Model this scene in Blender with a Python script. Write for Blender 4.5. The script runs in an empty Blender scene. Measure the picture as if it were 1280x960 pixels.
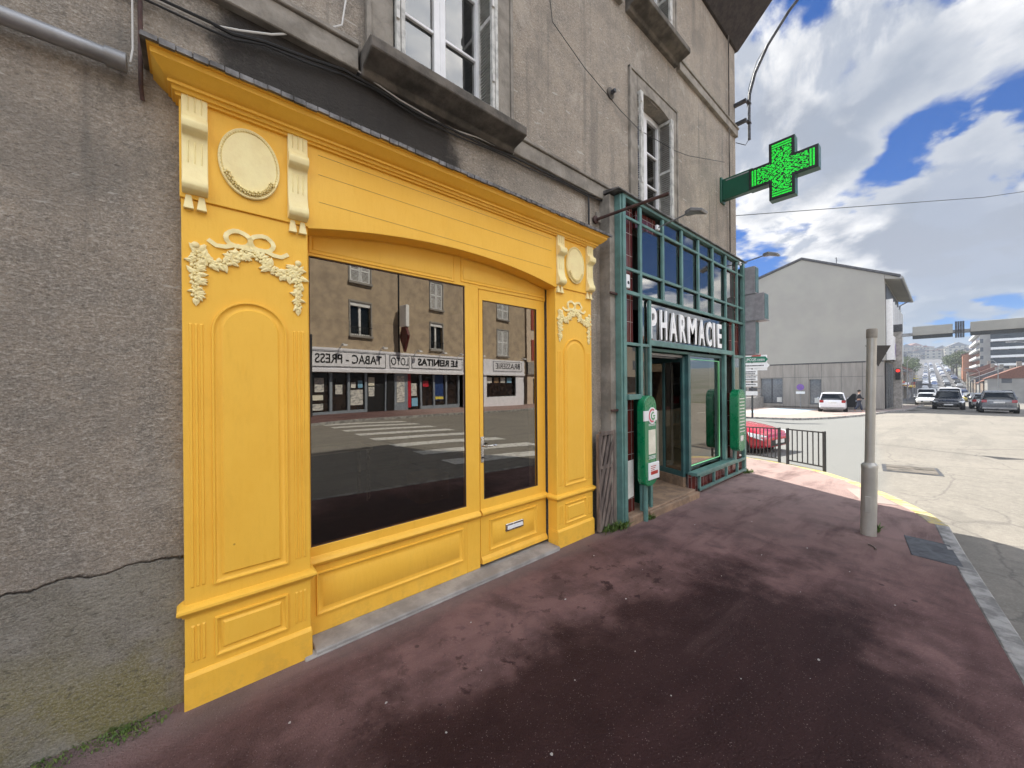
import bpy, bmesh, math, random
from mathutils import Vector, Matrix
random.seed(7)
sc = bpy.context.scene
COL = sc.collection
R = math.radians

# ---------------------------------------------------------------- camera, sky, sun, exposure
HEAD = math.atan(542 / 465)
cam_d = bpy.data.cameras.new('camera'); cam = bpy.data.objects.new('camera', cam_d); COL.objects.link(cam)
cam_d.sensor_width = 36; cam_d.lens = 36 * 465 / 1280; cam_d.clip_start = .05; cam_d.clip_end = 6000
cam.matrix_world = Matrix.Translation((0, 0, 1.65)) @ Matrix.Rotation(HEAD - math.pi / 2, 4, 'Z') @ Matrix.Rotation(math.pi / 2, 4, 'X') @ Matrix.Rotation(R(-.5), 4, 'Z')
sc.camera = cam
SUN_EL = R(47.7)
SX, SY = .447, .894
sd = Vector((SX * math.cos(SUN_EL), SY * math.cos(SUN_EL), math.sin(SUN_EL)))
ld = bpy.data.lights.new('sun', 'SUN'); ld.energy = 2.0; ld.angle = R(.5); ld.color = (1, .955, .88)
sun = bpy.data.objects.new('sun', ld); COL.objects.link(sun)
sun.rotation_euler = sd.to_track_quat('Z', 'Y').to_euler()
sc.view_settings.view_transform = 'Standard'; sc.view_settings.look = 'None'
sc.view_settings.gamma = 1; sc.view_settings.use_curve_mapping = False
sc.view_settings.exposure = 2.5


class G:
    """small helper around a node tree"""
    def __init__(s, tree): s.t = tree
    def n(s, typ, **kw):
        o = s.t.nodes.new(typ)
        for k, v in kw.items(): setattr(o, k, v)
        return o
    def put(s, sock, v):
        if isinstance(v, bpy.types.NodeSocket): s.t.links.new(v, sock)
        else:
            if isinstance(v, (tuple, list)) and len(v) == 3 and sock.type == 'RGBA': v = tuple(v) + (1,)
            sock.default_value = v
    def math(s, op, a, b=0, clamp=False):
        o = s.n('ShaderNodeMath', operation=op, use_clamp=clamp); s.put(o.inputs[0], a); s.put(o.inputs[1], b); return o.outputs[0]
    def vec(s, op, a, b=(0, 0, 0), out=0):
        o = s.n('ShaderNodeVectorMath', operation=op); s.put(o.inputs[0], a); s.put(o.inputs[1], b); return o.outputs[out]
    def noise(s, v, scale, detail=6, rough=.55, dist=0, out=0):
        o = s.n('ShaderNodeTexNoise'); s.put(o.inputs['Vector'], v); o.inputs['Scale'].default_value = scale
        o.inputs['Detail'].default_value = detail; o.inputs['Roughness'].default_value = rough; o.inputs['Distortion'].default_value = dist
        return o.outputs[out]
    def voro(s, v, scale, feature='F1', out='Distance', rnd=1):
        o = s.n('ShaderNodeTexVoronoi', feature=feature); s.put(o.inputs['Vector'], v); o.inputs['Scale'].default_value = scale
        o.inputs['Randomness'].default_value = rnd
        return o.outputs[out]
    def mr(s, v, a, b, c=0, d=1, smooth=True):
        o = s.n('ShaderNodeMapRange', interpolation_type='SMOOTHSTEP' if smooth else 'LINEAR')
        s.put(o.inputs[0], v)
        for i, q in enumerate((a, b, c, d)): s.put(o.inputs[1 + i], q)
        return o.outputs[0]
    def mix(s, f, a, b, mode='MIX'):
        o = s.n('ShaderNodeMix', data_type='RGBA', blend_type=mode)
        s.put(o.inputs[0], f); s.put(o.inputs[6], a); s.put(o.inputs[7], b); return o.outputs[2]
    def sep(s, v):
        o = s.n('ShaderNodeSeparateXYZ'); s.put(o.inputs[0], v); return o.outputs
    def comb(s, x, y, z):
        o = s.n('ShaderNodeCombineXYZ'); s.put(o.inputs[0], x); s.put(o.inputs[1], y); s.put(o.inputs[2], z); return o.outputs[0]
    def blob(s, pos, c, r):
        d = s.vec('SUBTRACT', pos, c); d = s.vec('DIVIDE', d, r); return s.mr(s.vec('LENGTH', d, out=1), 0, 1, 1, 0)


world = bpy.data.worlds.new('World'); sc.world = world; world.use_nodes = True
wt = world.node_tree; wt.nodes.clear(); g = G(wt)
sky = g.n('ShaderNodeTexSky', sky_type='NISHITA', sun_disc=False, sun_elevation=SUN_EL,
          sun_rotation=math.atan2(SX, SY), air_density=1.0, dust_density=.4, ozone_density=2.2)
D = g.n('ShaderNodeTexCoord').outputs['Generated']
dx, dy, dz = g.sep(D)
den = g.math('ADD', g.math('MAXIMUM', dz, 0), .16)
P = g.comb(g.math('DIVIDE', dx, den), g.math('DIVIDE', dy, den), g.math('MULTIPLY', dz, .6))
P = g.vec('MULTIPLY', P, (1, 1.25, 1))
n1 = g.noise(g.vec('ADD', P, (3.1, 7.4, 0)), 1.7, 12, .58, .2)
n2 = g.noise(g.vec('ADD', P, (3.16, 7.48, .05)), 1.9, 12, .64, .45)     # the same field, towards the sun
puff = g.n('ShaderNodeTexVoronoi', feature='SMOOTH_F1'); g.put(puff.inputs['Vector'], g.vec('ADD', P, g.comb(g.math('MULTIPLY', n1, .7), g.math('MULTIPLY', n2, .5), 0))); puff.inputs['Scale'].default_value = 3.6; puff.inputs['Smoothness'].default_value = .6
pf = g.math('SUBTRACT', .42, puff.outputs['Distance'])
cov = g.math('ADD', g.math('ADD', n1, .088), g.math('MULTIPLY', pf, .22))
def gap(d, ang, amt):
    global cov
    dd = Vector(d).normalized()
    dt = g.vec('DOT_PRODUCT', g.vec('NORMALIZE', D), tuple(dd), out=1)
    m = g.mr(dt, math.cos(R(ang)), 1, 0, amt)
    cov = g.math('ADD', cov, m)
gap((1.55, -.015, .70), 7, -.125); gap((1.45, .07, .645), 5, -.10); gap((1.38, .13, .50), 4, -.10)
gap((1.2, .285, .94), 5, -.12); gap((1.63, -.085, .61), 6, -.05)
gap((1.2, .2, .72), 13, .10); gap((1.5, 0, .40), 9, .10); gap((1.6, -.1, .45), 8, .08)
gap((1.5, 0, .12), 9, .05)
gap((.86, -.42, .42), 10, -.22); gap((1.1, -1.2, .95), 22, -.10); gap((1.52, -.03, .33), 6, .13)
mask = g.mr(cov, .50, .585)
lit = g.mr(g.math('ADD', g.math('SUBTRACT', n1, n2), g.math('MULTIPLY', pf, .10)), -.05, .05)
thick = g.mr(cov, .57, .76)
ccol = g.mix(thick, (1.0, 1.0, 1.0), (.38, .42, .50))
ccol = g.mix(g.math('MULTIPLY', g.mr(g.noise(g.vec('ADD', P, (9, 2, 1)), 1.1, 8, .6, .3), .42, .60), .7), ccol, (.38, .43, .52))
ccol = g.mix(g.math('MULTIPLY', g.math('SUBTRACT', 1, lit), .80), ccol, (.40, .45, .55))
low = g.mr(dz, .04, .21, 1, 0)
ccol = g.mix(g.math('MULTIPLY', low, .85), ccol, (.22, .30, .40))
# clouds towards the sun are seen from their shaded side, unseen ones opposite it are boosted to light the house front
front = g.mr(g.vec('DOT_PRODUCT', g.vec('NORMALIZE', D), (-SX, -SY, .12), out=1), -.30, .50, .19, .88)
bg1 = g.n('ShaderNodeBackground'); g.put(bg1.inputs[0], g.mix(1, sky.outputs[0], (.062, .165, .33), 'MULTIPLY')); bg1.inputs[1].default_value = .06
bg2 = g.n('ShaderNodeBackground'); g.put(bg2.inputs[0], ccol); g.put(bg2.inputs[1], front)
ms = g.n('ShaderNodeMixShader'); g.put(ms.inputs[0], mask)
wt.links.new(bg1.outputs[0], ms.inputs[1]); wt.links.new(bg2.outputs[0], ms.inputs[2])
wt.links.new(ms.outputs[0], g.n('ShaderNodeOutputWorld').inputs[0])

# ---------------------------------------------------------------- materials
MATS = {}
def newmat(name):
    m = bpy.data.materials.new(name); m.use_nodes = True
    t = m.node_tree; t.nodes.clear(); gg = G(t)
    b = gg.n('ShaderNodeBsdfPrincipled'); o = gg.n('ShaderNodeOutputMaterial'); t.links.new(b.outputs[0], o.inputs[0])
    MATS[name] = m
    return m, gg, b, o
def setbump(gg, b, h, dist, strength=1):
    bp = gg.n('ShaderNodeBump'); gg.put(bp.inputs['Height'], h); bp.inputs['Distance'].default_value = dist
    bp.inputs['Strength'].default_value = strength
    gg.t.links.new(bp.outputs[0], b.inputs['Normal'])
def pm(name, col, col2=None, scale=4, rough=.6, metal=0, bump=0, bscale=60, emit=0, spec=.5, lo=.35, hi=.65, stretch=(1, 1, 1), coat=0):
    m, gg, b, o = newmat(name)
    pos = gg.vec('MULTIPLY', gg.n('ShaderNodeTexCoord').outputs['Object'], stretch)
    if col2 is None: col2 = tuple(c * .82 for c in col)
    f = gg.mr(gg.noise(pos, scale, 8, .6), lo, hi)
    gg.put(b.inputs['Base Color'], gg.mix(f, col, col2))
    b.inputs['Metallic'].default_value = metal
    gg.put(b.inputs['Roughness'], gg.mr(gg.noise(pos, scale * 3, 4), .3, .7, max(rough - .07, .02), min(rough + .07, 1)))
    b.inputs['Specular IOR Level'].default_value = spec
    b.inputs['Coat Weight'].default_value = coat
    if emit:
        b.inputs['Emission Color'].default_value = tuple(col) + (1,); b.inputs['Emission Strength'].default_value = emit
    if bump: setbump(gg, b, gg.noise(pos, bscale, 5, .6), bump)
    return m
def glassmat(name, tint=(.75, .78, .76), ior=2.1, rough=0.0, base=(0.0)):
    m = bpy.data.materials.new(name); m.use_nodes = True; t = m.node_tree; t.nodes.clear(); gg = G(t)
    tr = gg.n('ShaderNodeBsdfTransparent'); tr.inputs[0].default_value = tint + (1,)
    gl = gg.n('ShaderNodeBsdfGlossy'); gl.inputs['Roughness'].default_value = rough; gl.inputs[0].default_value = (1, .96, .89, 1)
    bp = gg.n('ShaderNodeBump'); bp.inputs['Distance'].default_value = .0012; gg.put(bp.inputs['Height'], gg.noise(gg.n('ShaderNodeNewGeometry').outputs['Position'], 1.1, 1, .4)); t.links.new(bp.outputs[0], gl.inputs['Normal'])
    fr = gg.n('ShaderNodeFresnel'); fr.inputs[0].default_value = ior
    front = gg.math('SUBTRACT', 1, gg.n('ShaderNodeNewGeometry').outputs['Backfacing'])
    mx = gg.n('ShaderNodeMixShader'); gg.put(mx.inputs[0], gg.math('MULTIPLY', gg.math('ADD', fr.outputs[0], base, True), front))
    t.links.new(tr.outputs[0], mx.inputs[1]); t.links.new(gl.outputs[0], mx.inputs[2])
    t.links.new(mx.outputs[0], gg.n('ShaderNodeOutputMaterial').inputs[0]); MATS[name] = m
    return m

def wallmat():
    m, gg, b, o = newmat('roughcast_wall')
    pos = gg.n('ShaderNodeNewGeometry').outputs['Position']; x, y, z = gg.sep(pos)
    big = gg.noise(pos, .7, 7, .62); mid = gg.noise(pos, 5, 8, .65); fine = gg.noise(pos, 95, 4, .75)
    streak = gg.noise(gg.vec('MULTIPLY', pos, (1, 1, .12)), 4, 6, .6)
    c = gg.mix(gg.mr(big, .3, .7), (.37, .305, .232), (.26, .215, .163))
    c = gg.mix(gg.math('MULTIPLY', gg.mr(mid, .42, .66), .7), c, (.215, .19, .155))
    c = gg.mix(gg.math('MULTIPLY', gg.mr(streak, .52, .72), .55), c, (.17, .155, .13))
    c = gg.mix(gg.math('MULTIPLY', gg.mr(fine, .45, .62), .55), c, (.52, .47, .40))
    pit = gg.mr(gg.voro(pos, 55), .04, .26, 1, 0)
    c = gg.mix(gg.math('MULTIPLY', pit, .50), c, (.09, .08, .068))
    grain = gg.noise(gg.vec('MULTIPLY', pos, (1, 1, 1.6)), 38, 5, .7)
    c = gg.mix(gg.mr(grain, .54, .66, 0, .55), c, (.13, .115, .095)); c = gg.mix(gg.mr(grain, .36, .46, .40, 0), c, (.62, .56, .48))
    patch = gg.noise(gg.vec('ADD', pos, (4, 0, 9)), 1.6, 6, .65, .4)
    c = gg.mix(gg.mr(patch, .50, .66, 0, .50), c, (.20, .18, .15)); c = gg.mix(gg.mr(patch, .34, .44, .30, 0), c, (.56, .50, .42))
    tr_ = gg.mr(gg.noise(gg.vec('MULTIPLY', pos, (9, 9, .5)), 1, 5, .6), .52, .70, 0, .45)
    c = gg.mix(tr_, c, (.14, .13, .112))
    # pale scratches
    scr = gg.mr(gg.noise(gg.vec('MULTIPLY', pos, (1, 1, 4)), 6, 2, .5), .70, .74)
    c = gg.mix(gg.math('MULTIPLY', scr, .6), c, (.55, .52, .46))
    # soot under the first-floor window
    wob = gg.noise(pos, 3.5, 6, .6)
    bl = gg.math('MAXIMUM', gg.blob(pos, (.85, 2.61, 3.52), (1.15, 1, .60)), gg.blob(pos, (1.25, 2.61, 3.33), (.75, 1, .34)))
    soot = gg.mr(gg.math('ADD', bl, gg.math('MULTIPLY', gg.math('SUBTRACT', wob, .5), .7)), .10, .34, 0, .95)
    c = gg.mix(soot, c, (.032, .028, .024))
    # damp lower render at the left, parted by a ragged crack
    edge = gg.math('ADD', .765, gg.math('MULTIPLY', gg.math('SUBTRACT', gg.noise(pos, 7, 4), .5), .10))
    dado = gg.math('MULTIPLY', gg.mr(z, edge, gg.math('ADD', edge, .012), 1, 0), gg.mr(x, 0, .05, 1, 0))
    dcol = gg.mix(gg.mr(mid, .3, .7), (.29, .265, .22), (.19, .17, .135))
    moss = gg.math('MULTIPLY', gg.mr(gg.noise(pos, 2.6, 7, .65), .38, .60), gg.mr(z, .15, .62, .9, .10))
    dcol = gg.mix(moss, dcol, (.215, .185, .065))
    dcol = gg.mix(gg.math('MULTIPLY', gg.mr(fine, .45, .62), .45), dcol, (.42, .39, .32)); dcol = gg.mix(gg.mr(grain, .54, .66, 0, .6), dcol, (.08, .072, .055))
    gm = gg.math('MULTIPLY', gg.mr(gg.noise(pos, 9, 5), .5, .6), gg.mr(z, .0, .09, 1, 0))
    dcol = gg.mix(gm, dcol, (.05, .085, .012))
    c = gg.mix(dado, c, dcol)
    crack = gg.math('MULTIPLY', gg.mr(gg.math('ABSOLUTE', gg.math('SUBTRACT', z, edge)), .0, gg.mr(gg.noise(pos, 3, 3), .4, .6, .002, .010), .75, 0), gg.mr(x, 0, .05, 1, 0))
    c = gg.mix(crack, c, (.03, .028, .025))
    vcr = gg.voro(gg.vec('ADD', gg.vec('MULTIPLY', pos, (.75, 1, .55)), gg.comb(gg.math('MULTIPLY', mid, .5), 0, gg.math('MULTIPLY', big, .7))), .8, 'DISTANCE_TO_EDGE')
    c = gg.mix(gg.mr(vcr, 0, .004, .25, 0), c, (.12, .11, .09))
    gg.put(b.inputs['Base Color'], c); b.inputs['Roughness'].default_value = .93
    h = gg.math('SUBTRACT', gg.math('MULTIPLY', gg.noise(pos, 120, 4, .7), .8), gg.math('MULTIPLY', grain, 1.3))
    h = gg.math('SUBTRACT', h, gg.math('MULTIPLY', dado, 1.2)); h = gg.math('SUBTRACT', h, gg.math('MULTIPLY', crack, 1.5))
    setbump(gg, b, h, .010, 1)
    return m
wallmat()

def pavemat():
    m, gg, b, o = newmat('red_asphalt')
    pos = gg.n('ShaderNodeNewGeometry').outputs['Position']; x, y, z = gg.sep(pos)
    big = gg.noise(pos, .7, 6, .6, .4); mid = gg.noise(pos, 3.2, 8, .62, .3); fine = gg.noise(pos, 110, 3, .6)
    c = gg.mix(gg.mr(big, .35, .65), (.215, .124, .115), (.145, .080, .074))
    c = gg.mix(gg.math('MULTIPLY', gg.mr(mid, .42, .66), .65), c, (.066, .037, .035))
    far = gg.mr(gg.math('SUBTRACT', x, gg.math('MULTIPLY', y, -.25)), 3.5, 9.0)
    c = gg.mix(gg.math('MULTIPLY', far, .62), c, (.47, .35, .31))  # sunlit end of the pavement: sunshine put into the asphalt colour
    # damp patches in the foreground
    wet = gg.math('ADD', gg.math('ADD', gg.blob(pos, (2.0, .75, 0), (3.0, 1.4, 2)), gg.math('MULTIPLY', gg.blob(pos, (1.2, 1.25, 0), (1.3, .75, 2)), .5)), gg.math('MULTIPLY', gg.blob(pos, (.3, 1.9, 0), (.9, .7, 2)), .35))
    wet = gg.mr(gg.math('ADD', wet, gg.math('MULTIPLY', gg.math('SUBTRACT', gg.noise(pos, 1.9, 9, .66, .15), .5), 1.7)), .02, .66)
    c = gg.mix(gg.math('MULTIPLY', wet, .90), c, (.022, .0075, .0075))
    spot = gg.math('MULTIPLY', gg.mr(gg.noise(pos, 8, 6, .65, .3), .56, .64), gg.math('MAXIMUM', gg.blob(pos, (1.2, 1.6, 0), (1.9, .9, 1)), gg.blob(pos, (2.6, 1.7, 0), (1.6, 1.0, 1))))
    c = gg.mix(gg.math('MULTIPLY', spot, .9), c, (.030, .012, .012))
    strk = gg.noise(gg.vec('MULTIPLY', pos, (.55, 2.2, 1)), 1.6, 7, .62, .3)
    c = gg.mix(gg.mr(strk, .46, .72, 0, .55), c, (.055, .025, .024)); c = gg.mix(gg.mr(strk, .32, .42, .10, 0), c, (.21, .135, .125))
    # dusty light band along the house fronts
    dust = gg.math('MULTIPLY', gg.mr(gg.math('ADD', y, gg.math('MULTIPLY', mid, .25)), 2.40, 2.60), .35)
    c = gg.mix(dust, c, (.26, .21, .19))
    speck = gg.mr(gg.voro(pos, 80), .08, .24, 1, 0)
    c = gg.mix(gg.math('MULTIPLY', gg.math('MULTIPLY', speck, gg.mr(gg.noise(pos, 30, 2), .4, .6)), .6), c, (.34, .27, .25))
    w2 = gg.math('MULTIPLY', gg.mr(gg.voro(pos, 5.5), .012, .022, 1, 0), gg.mr(gg.noise(pos, 2, 2), .5, .55))
    c = gg.mix(w2, c, (.62, .58, .54))
    dk = gg.mr(gg.voro(gg.vec('ADD', pos, (5, 3, 0)), 2.3), .03, .05, .7, 0)
    c = gg.mix(dk, c, (.035, .02, .02))
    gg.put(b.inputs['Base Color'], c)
    gg.put(b.inputs['Roughness'], gg.math('SUBTRACT', .9, gg.math('MULTIPLY', wet, .18))); gg.put(b.inputs['Specular IOR Level'], gg.math('SUBTRACT', .30, gg.math('MULTIPLY', wet, .12)))
    setbump(gg, b, gg.math('ADD', gg.math('ADD', fine, gg.math('MULTIPLY', gg.noise(pos, 45, 3, .6), 1.0)), gg.math('MULTIPLY', mid, .8)), .010, 1)
pavemat()

def roadmat():
    m, gg, b, o = newmat('road_asphalt')
    pos = gg.n('ShaderNodeNewGeometry').outputs['Position']; x, y, z = gg.sep(pos)
    big = gg.noise(pos, .35, 6, .6, .4); mid = gg.noise(pos, 2.2, 8, .65, .2); fine = gg.noise(pos, 60, 3, .6)
    c = gg.mix(gg.mr(big, .35, .65), (.212, .192, .160), (.175, .160, .134))
    c = gg.mix(gg.math('MULTIPLY', gg.mr(mid, .45, .75), .4), c, (.13, .12, .10))
    tr = gg.mr(gg.noise(gg.vec('MULTIPLY', pos, (.18, 1.5, 1)), 1.2, 4), .52, .66)
    c = gg.mix(gg.mr(gg.noise(pos, 14, 6, .7), .45, .65, 0, .45), c, (.27, .25, .21)); c = gg.mix(gg.mr(gg.noise(pos, 5, 6, .7, .3), .50, .68, 0, .5), c, (.115, .105, .09))
    c = gg.mix(gg.math('MULTIPLY', tr, .55), c, (.14, .13, .11))
    cr = gg.voro(gg.vec('ADD', pos, gg.comb(gg.math('MULTIPLY', mid, .6), gg.math('MULTIPLY', big, .8), 0)), .55, 'DISTANCE_TO_EDGE')
    c = gg.mix(gg.mr(cr, 0, .012, .7, 0), c, (.10, .09, .08))
    side = gg.math('MULTIPLY', gg.mr(gg.math('SUBTRACT', y, gg.math('MULTIPLY', gg.math('SUBTRACT', x, 9), .10)), .5, 1.0), gg.math('MULTIPLY', gg.mr(x, 8, 9), gg.mr(x, 34, 36, 1, 0)))
    c = gg.mix(gg.math('MULTIPLY', side, .85), c, (.145, .152, .146))
    farx = gg.mr(x, 60, 110); c = gg.mix(gg.math('MULTIPLY', farx, .85), c, (.055, .057, .065))  # hill road under cloud: its shade is put into the asphalt colour
    c = gg.mix(gg.mr(fine, .45, .75, 0, .5), c, (.27, .25, .215))
    gg.put(b.inputs['Base Color'], c); b.inputs['Roughness'].default_value = .9
    setbump(gg, b, fine, .006, .7)
roadmat()

def yellowmat():
    m, gg, b, o = newmat('yellow_paint')
    pos = gg.n('ShaderNodeNewGeometry').outputs['Position']
    n = gg.noise(pos, 2.2, 6, .6); f = gg.noise(gg.vec('MULTIPLY', pos, (1, 1, .15)), 45, 4, .6)
    c = gg.mix(gg.mr(n, .35, .65), (.90, .515, .065), (.87, .485, .056))
    c = gg.mix(gg.math('MULTIPLY', gg.mr(f, .5, .75), .25), c, (.80, .41, .03))
    zz = gg.sep(pos)[2]; dirt = gg.math('MULTIPLY', gg.mr(zz, .0, .22, 1, 0), gg.mr(gg.noise(pos, 11, 6, .7), .42, .66))
    c = gg.mix(gg.math('MULTIPLY', dirt, .28), c, (.38, .23, .06)); c = gg.mix(gg.mr(gg.noise(gg.vec('MULTIPLY', pos, (1, 1, .3)), 5, 7, .7), .55, .75, 0, .22), c, (.62, .33, .04))
    sp = gg.mr(gg.voro(pos, 3.1), .012, .022, .7, 0)
    c = gg.mix(sp, c, (.35, .17, .03))
    gg.put(b.inputs['Base Color'], c)
    gg.put(b.inputs['Roughness'], gg.mr(n, .3, .7, .40, .55)); b.inputs['Specular IOR Level'].default_value = .3
    setbump(gg, b, gg.math('ADD', f, gg.math('MULTIPLY', gg.noise(pos, 12, 4), 1.5)), .0016, .7)
yellowmat()

pm('cream_paint', (.90, .77, .38), (.84, .69, .33), 9, .5, bump=.002, bscale=30)
pm('cement', (.30, .27, .225), (.18, .16, .13), 5, .9, bump=.006, bscale=40)
pm('dark_cement', (.155, .135, .11), (.065, .058, .048), 5, .92, bump=.006, bscale=40)
pm('light_stone', (.36, .34, .31), (.24, .225, .205), 5, .85, bump=.006, bscale=50)
pm('kerb_granite', (.34, .33, .31), (.17, .165, .155), 6, .85, bump=.008, bscale=60, lo=.4, hi=.6)
pm('kerb_yellow', (.50, .39, .12), (.36, .32, .24), 5, .8, bump=.006, bscale=60, lo=.42, hi=.58)
pm('tan_step', (.34, .225, .14), (.20, .135, .09), 7, .7, bump=.004, bscale=40)
pm('flashing', (.22, .21, .20), (.06, .055, .05), 8, .55, metal=.3, bump=.004, bscale=20)
pm('zinc', (.34, .34, .34), (.24, .24, .235), 6, .45, metal=.5)
pm('steel', (.62, .61, .58), (.5, .49, .47), 20, .28, metal=1)
pm('black_cable', (.012, .012, .012), rough=.5)
pm('white_cable', (.62, .60, .55), rough=.5)
pm('pvc_white', (.80, .80, .79), (.70, .70, .69), 4, .35)
pm('shutter_paint', (.56, .55, .50), (.34, .33, .30), 14, .6, bump=.002, lo=.4, hi=.7)
pm('teal_paint', (.12, .245, .215), (.085, .17, .15), 5, .45, bump=.001, bscale=30)
pm('teal_dark', (.05, .13, .125), (.035, .09, .088), 5, .45)
pm('green_plastic', (.004, .19, .07), (.004, .18, .066), 3, .3, coat=.4)
pm('green_metal', (.003, .085, .045), (.003, .065, .035), 3, .35)
pm('white_plastic', (.80, .80, .79), (.72, .72, .71), 5, .35)
pm('paper', (.72, .71, .66), (.62, .61, .56), 12, .7)
pm('cream_paper', (.78, .75, .62), (.66, .63, .5), 8, .6)
pm('pink', (.62, .08, .12), rough=.5)
pm('leaf_green', (.02, .30, .07), rough=.5)
pm('dark_wood', (.045, .036, .03), (.025, .02, .018), 9, .8, bump=.004)
pm('weathered_wood', (.21, .165, .135), (.10, .078, .066), 14, .85, bump=.006, bscale=30, stretch=(1, 1, .2), lo=.4, hi=.6)
pm('old_shutter', (.36, .345, .35), (.27, .26, .265), 10, .7)
pm('roof_tile', (.20, .085, .05), (.12, .05, .035), 6, .85, bump=.01, bscale=12)
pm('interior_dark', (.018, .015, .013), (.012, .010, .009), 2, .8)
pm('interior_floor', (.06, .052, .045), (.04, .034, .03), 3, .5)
pm('cardboard', (.30, .20, .11), (.22, .15, .08), 6, .8)
pm('pole_paint', (.46, .44, .39), (.40, .38, .335), 4, .36, metal=.3, bump=.0005)
pm('dark_rail', (.04, .045, .045), (.025, .028, .028), 9, .5)
pm('iron', (.10, .105, .11), (.055, .055, .06), 9, .6, metal=.4, bump=.004, bscale=30)
pm('rusty', (.09, .045, .035), (.05, .028, .024), 14, .8, bump=.003)
pm('led_green', (.015, .8, .05), (.008, .42, .03), 55, .4, emit=.20, lo=.45, hi=.55)
pm('neon_green', (.22, .62, .30), rough=.4, emit=.14)
pm('lit_white', (.9, .9, .88), (.85, .85, .83), 4, .4, emit=.0)
pm('red_lamp', (.9, .03, .02), rough=.4, emit=.3)
pm('weed', (.060, .115, .018), (.11, .15, .03), 20, .6)
pm('litter', (.45, .43, .40), rough=.7)
pm('roof_slate', (.10, .10, .105), (.06, .06, .065), 5, .7)
pm('black', (.010, .010, .010), rough=.5)
pm('tyre', (.018, .018, .018), (.012, .012, .012), 10, .85)
pm('rim', (.38, .39, .40), (.25, .25, .26), 12, .3, metal=.8)
pm('lamp_glass', (.75, .78, .80), rough=.1, coat=1)
pm('tail_lamp', (.35, .012, .012), rough=.15, coat=1)
pm('plate', (.75, .75, .72), rough=.4)
for nm, c in dict(red=(.50, .012, .035), white=(.74, .75, .77), black=(.012, .013, .015), grey=(.14, .15, .16), silver=(.42, .43, .44), blue=(.03, .06, .16), yellow=(.45, .38, .12)).items():
    pm('carpaint_' + nm, c, tuple(q * .95 for q in c), 2, .28, coat=.4 if nm == 'black' else 1)
pm('car_window', (.010, .013, .015), (.016, .02, .023), 3, .06, spec=.35)
pm('windscreen', (.10, .15, .17), (.05, .08, .10), 1.5, .04, spec=1, coat=1)
glassmat('shop_glass', (.50, .44, .37), 2.6)
glassmat('pharmacy_glass', (.40, .43, .41), 3.0)
glassmat('window_glass', (.22, .28, .34), 2.3)

def tilemat():
    m, gg, b, o = newmat('red_tile')
    pos = gg.n('ShaderNodeNewGeometry').outputs['Position']; x, y, z = gg.sep(pos)
    br = gg.n('ShaderNodeTexBrick', offset=0, squash=1)
    gg.put(br.inputs['Vector'], gg.comb(gg.math('ADD', gg.math('ADD', x, y), 0), z, 0))
    br.inputs['Scale'].default_value = 1; br.inputs['Brick Width'].default_value = .135; br.inputs['Row Height'].default_value = .265
    br.inputs['Mortar Size'].default_value = .0035; br.inputs['Mortar Smooth'].default_value = 0
    br.inputs['Color1'].default_value = (.125, .022, .016, 1); br.inputs['Color2'].default_value = (.085, .016, .013, 1)
    br.inputs['Mortar'].default_value = (.38, .30, .27, 1)
    gg.put(b.inputs['Base Color'], br.outputs[0]); b.inputs['Roughness'].default_value = .22
    setbump(gg, b, gg.math('MULTIPLY', br.outputs[1], -1), .002)
tilemat()

def winmat(name, wall, win, bw, rh, frac=.30, mort=(.5, .5, .5)):
    """far facade: rows of openings as the wall's own pattern"""
    m, gg, b, o = newmat(name)
    pos = gg.n('ShaderNodeTexCoord').outputs['Object']; x, y, z = gg.sep(pos)
    u = gg.math('FRACT', gg.math('DIVIDE', gg.math('ADD', gg.math('ADD', x, y), 500), bw)); v = gg.math('FRACT', gg.math('DIVIDE', gg.math('ADD', z, 500 * rh), rh))
    a = gg.math('MULTIPLY', gg.math('GREATER_THAN', u, .5 - frac / 2 - .05), gg.math('LESS_THAN', u, .5 + frac / 2 + .05))
    c = gg.math('MULTIPLY', gg.math('GREATER_THAN', v, .28), gg.math('LESS_THAN', v, .78))
    nz = gg.n('ShaderNodeNewGeometry').outputs['Normal']; nn = gg.math('LESS_THAN', gg.math('ABSOLUTE', gg.sep(nz)[2]), .5)
    f = gg.math('MULTIPLY', gg.math('MULTIPLY', a, c), nn)
    base = gg.mix(gg.mr(gg.noise(pos, .4, 5), .35, .65), wall, tuple(q * .8 for q in wall))
    gg.put(b.inputs['Base Color'], gg.mix(f, base, win)); gg.put(b.inputs['Roughness'], gg.math('SUBTRACT', .85, gg.math('MULTIPLY', f, .6)))
FARW = []
for i, w in enumerate([(.50, .46, .38), (.60, .58, .54), (.42, .36, .29), (.55, .42, .32), (.36, .36, .36), (.66, .62, .52)]):
    winmat('far_wall_%d' % i, tuple(q * .50 for q in w), (.06, .065, .075), 3.1 + .2 * i, 2.9); FARW.append('far_wall_%d' % i)
winmat('balcony_wall', (.55, .54, .50), (.07, .075, .08), 3.4, 3.0, .6)
pm('orange_brick', (.46, .20, .105), (.38, .16, .085), 3, .85)
pm('render_cream', (.36, .35, .31), (.325, .315, .285), .35, .9, bump=.003, bscale=30)
pm('concrete_panel', (.33, .305, .27), (.27, .25, .22), 1.2, .85, stretch=(1, 3, .4))
pm('opp_wall', (.46, .365, .255), (.31, .245, .175), 1.6, .92, bump=.012, bscale=18, lo=.3, hi=.7)
pm('opp_trim', (.33, .31, .28), (.24, .22, .2), 4, .85)
pm('opp_cream', (.62, .50, .38), (.52, .42, .32), 2, .9)
pm('opp_red', (.36, .06, .035), (.28, .05, .03), 3, .7)
pm('sign_white', (.80, .80, .84), (.72, .72, .76), 3, .4)
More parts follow.
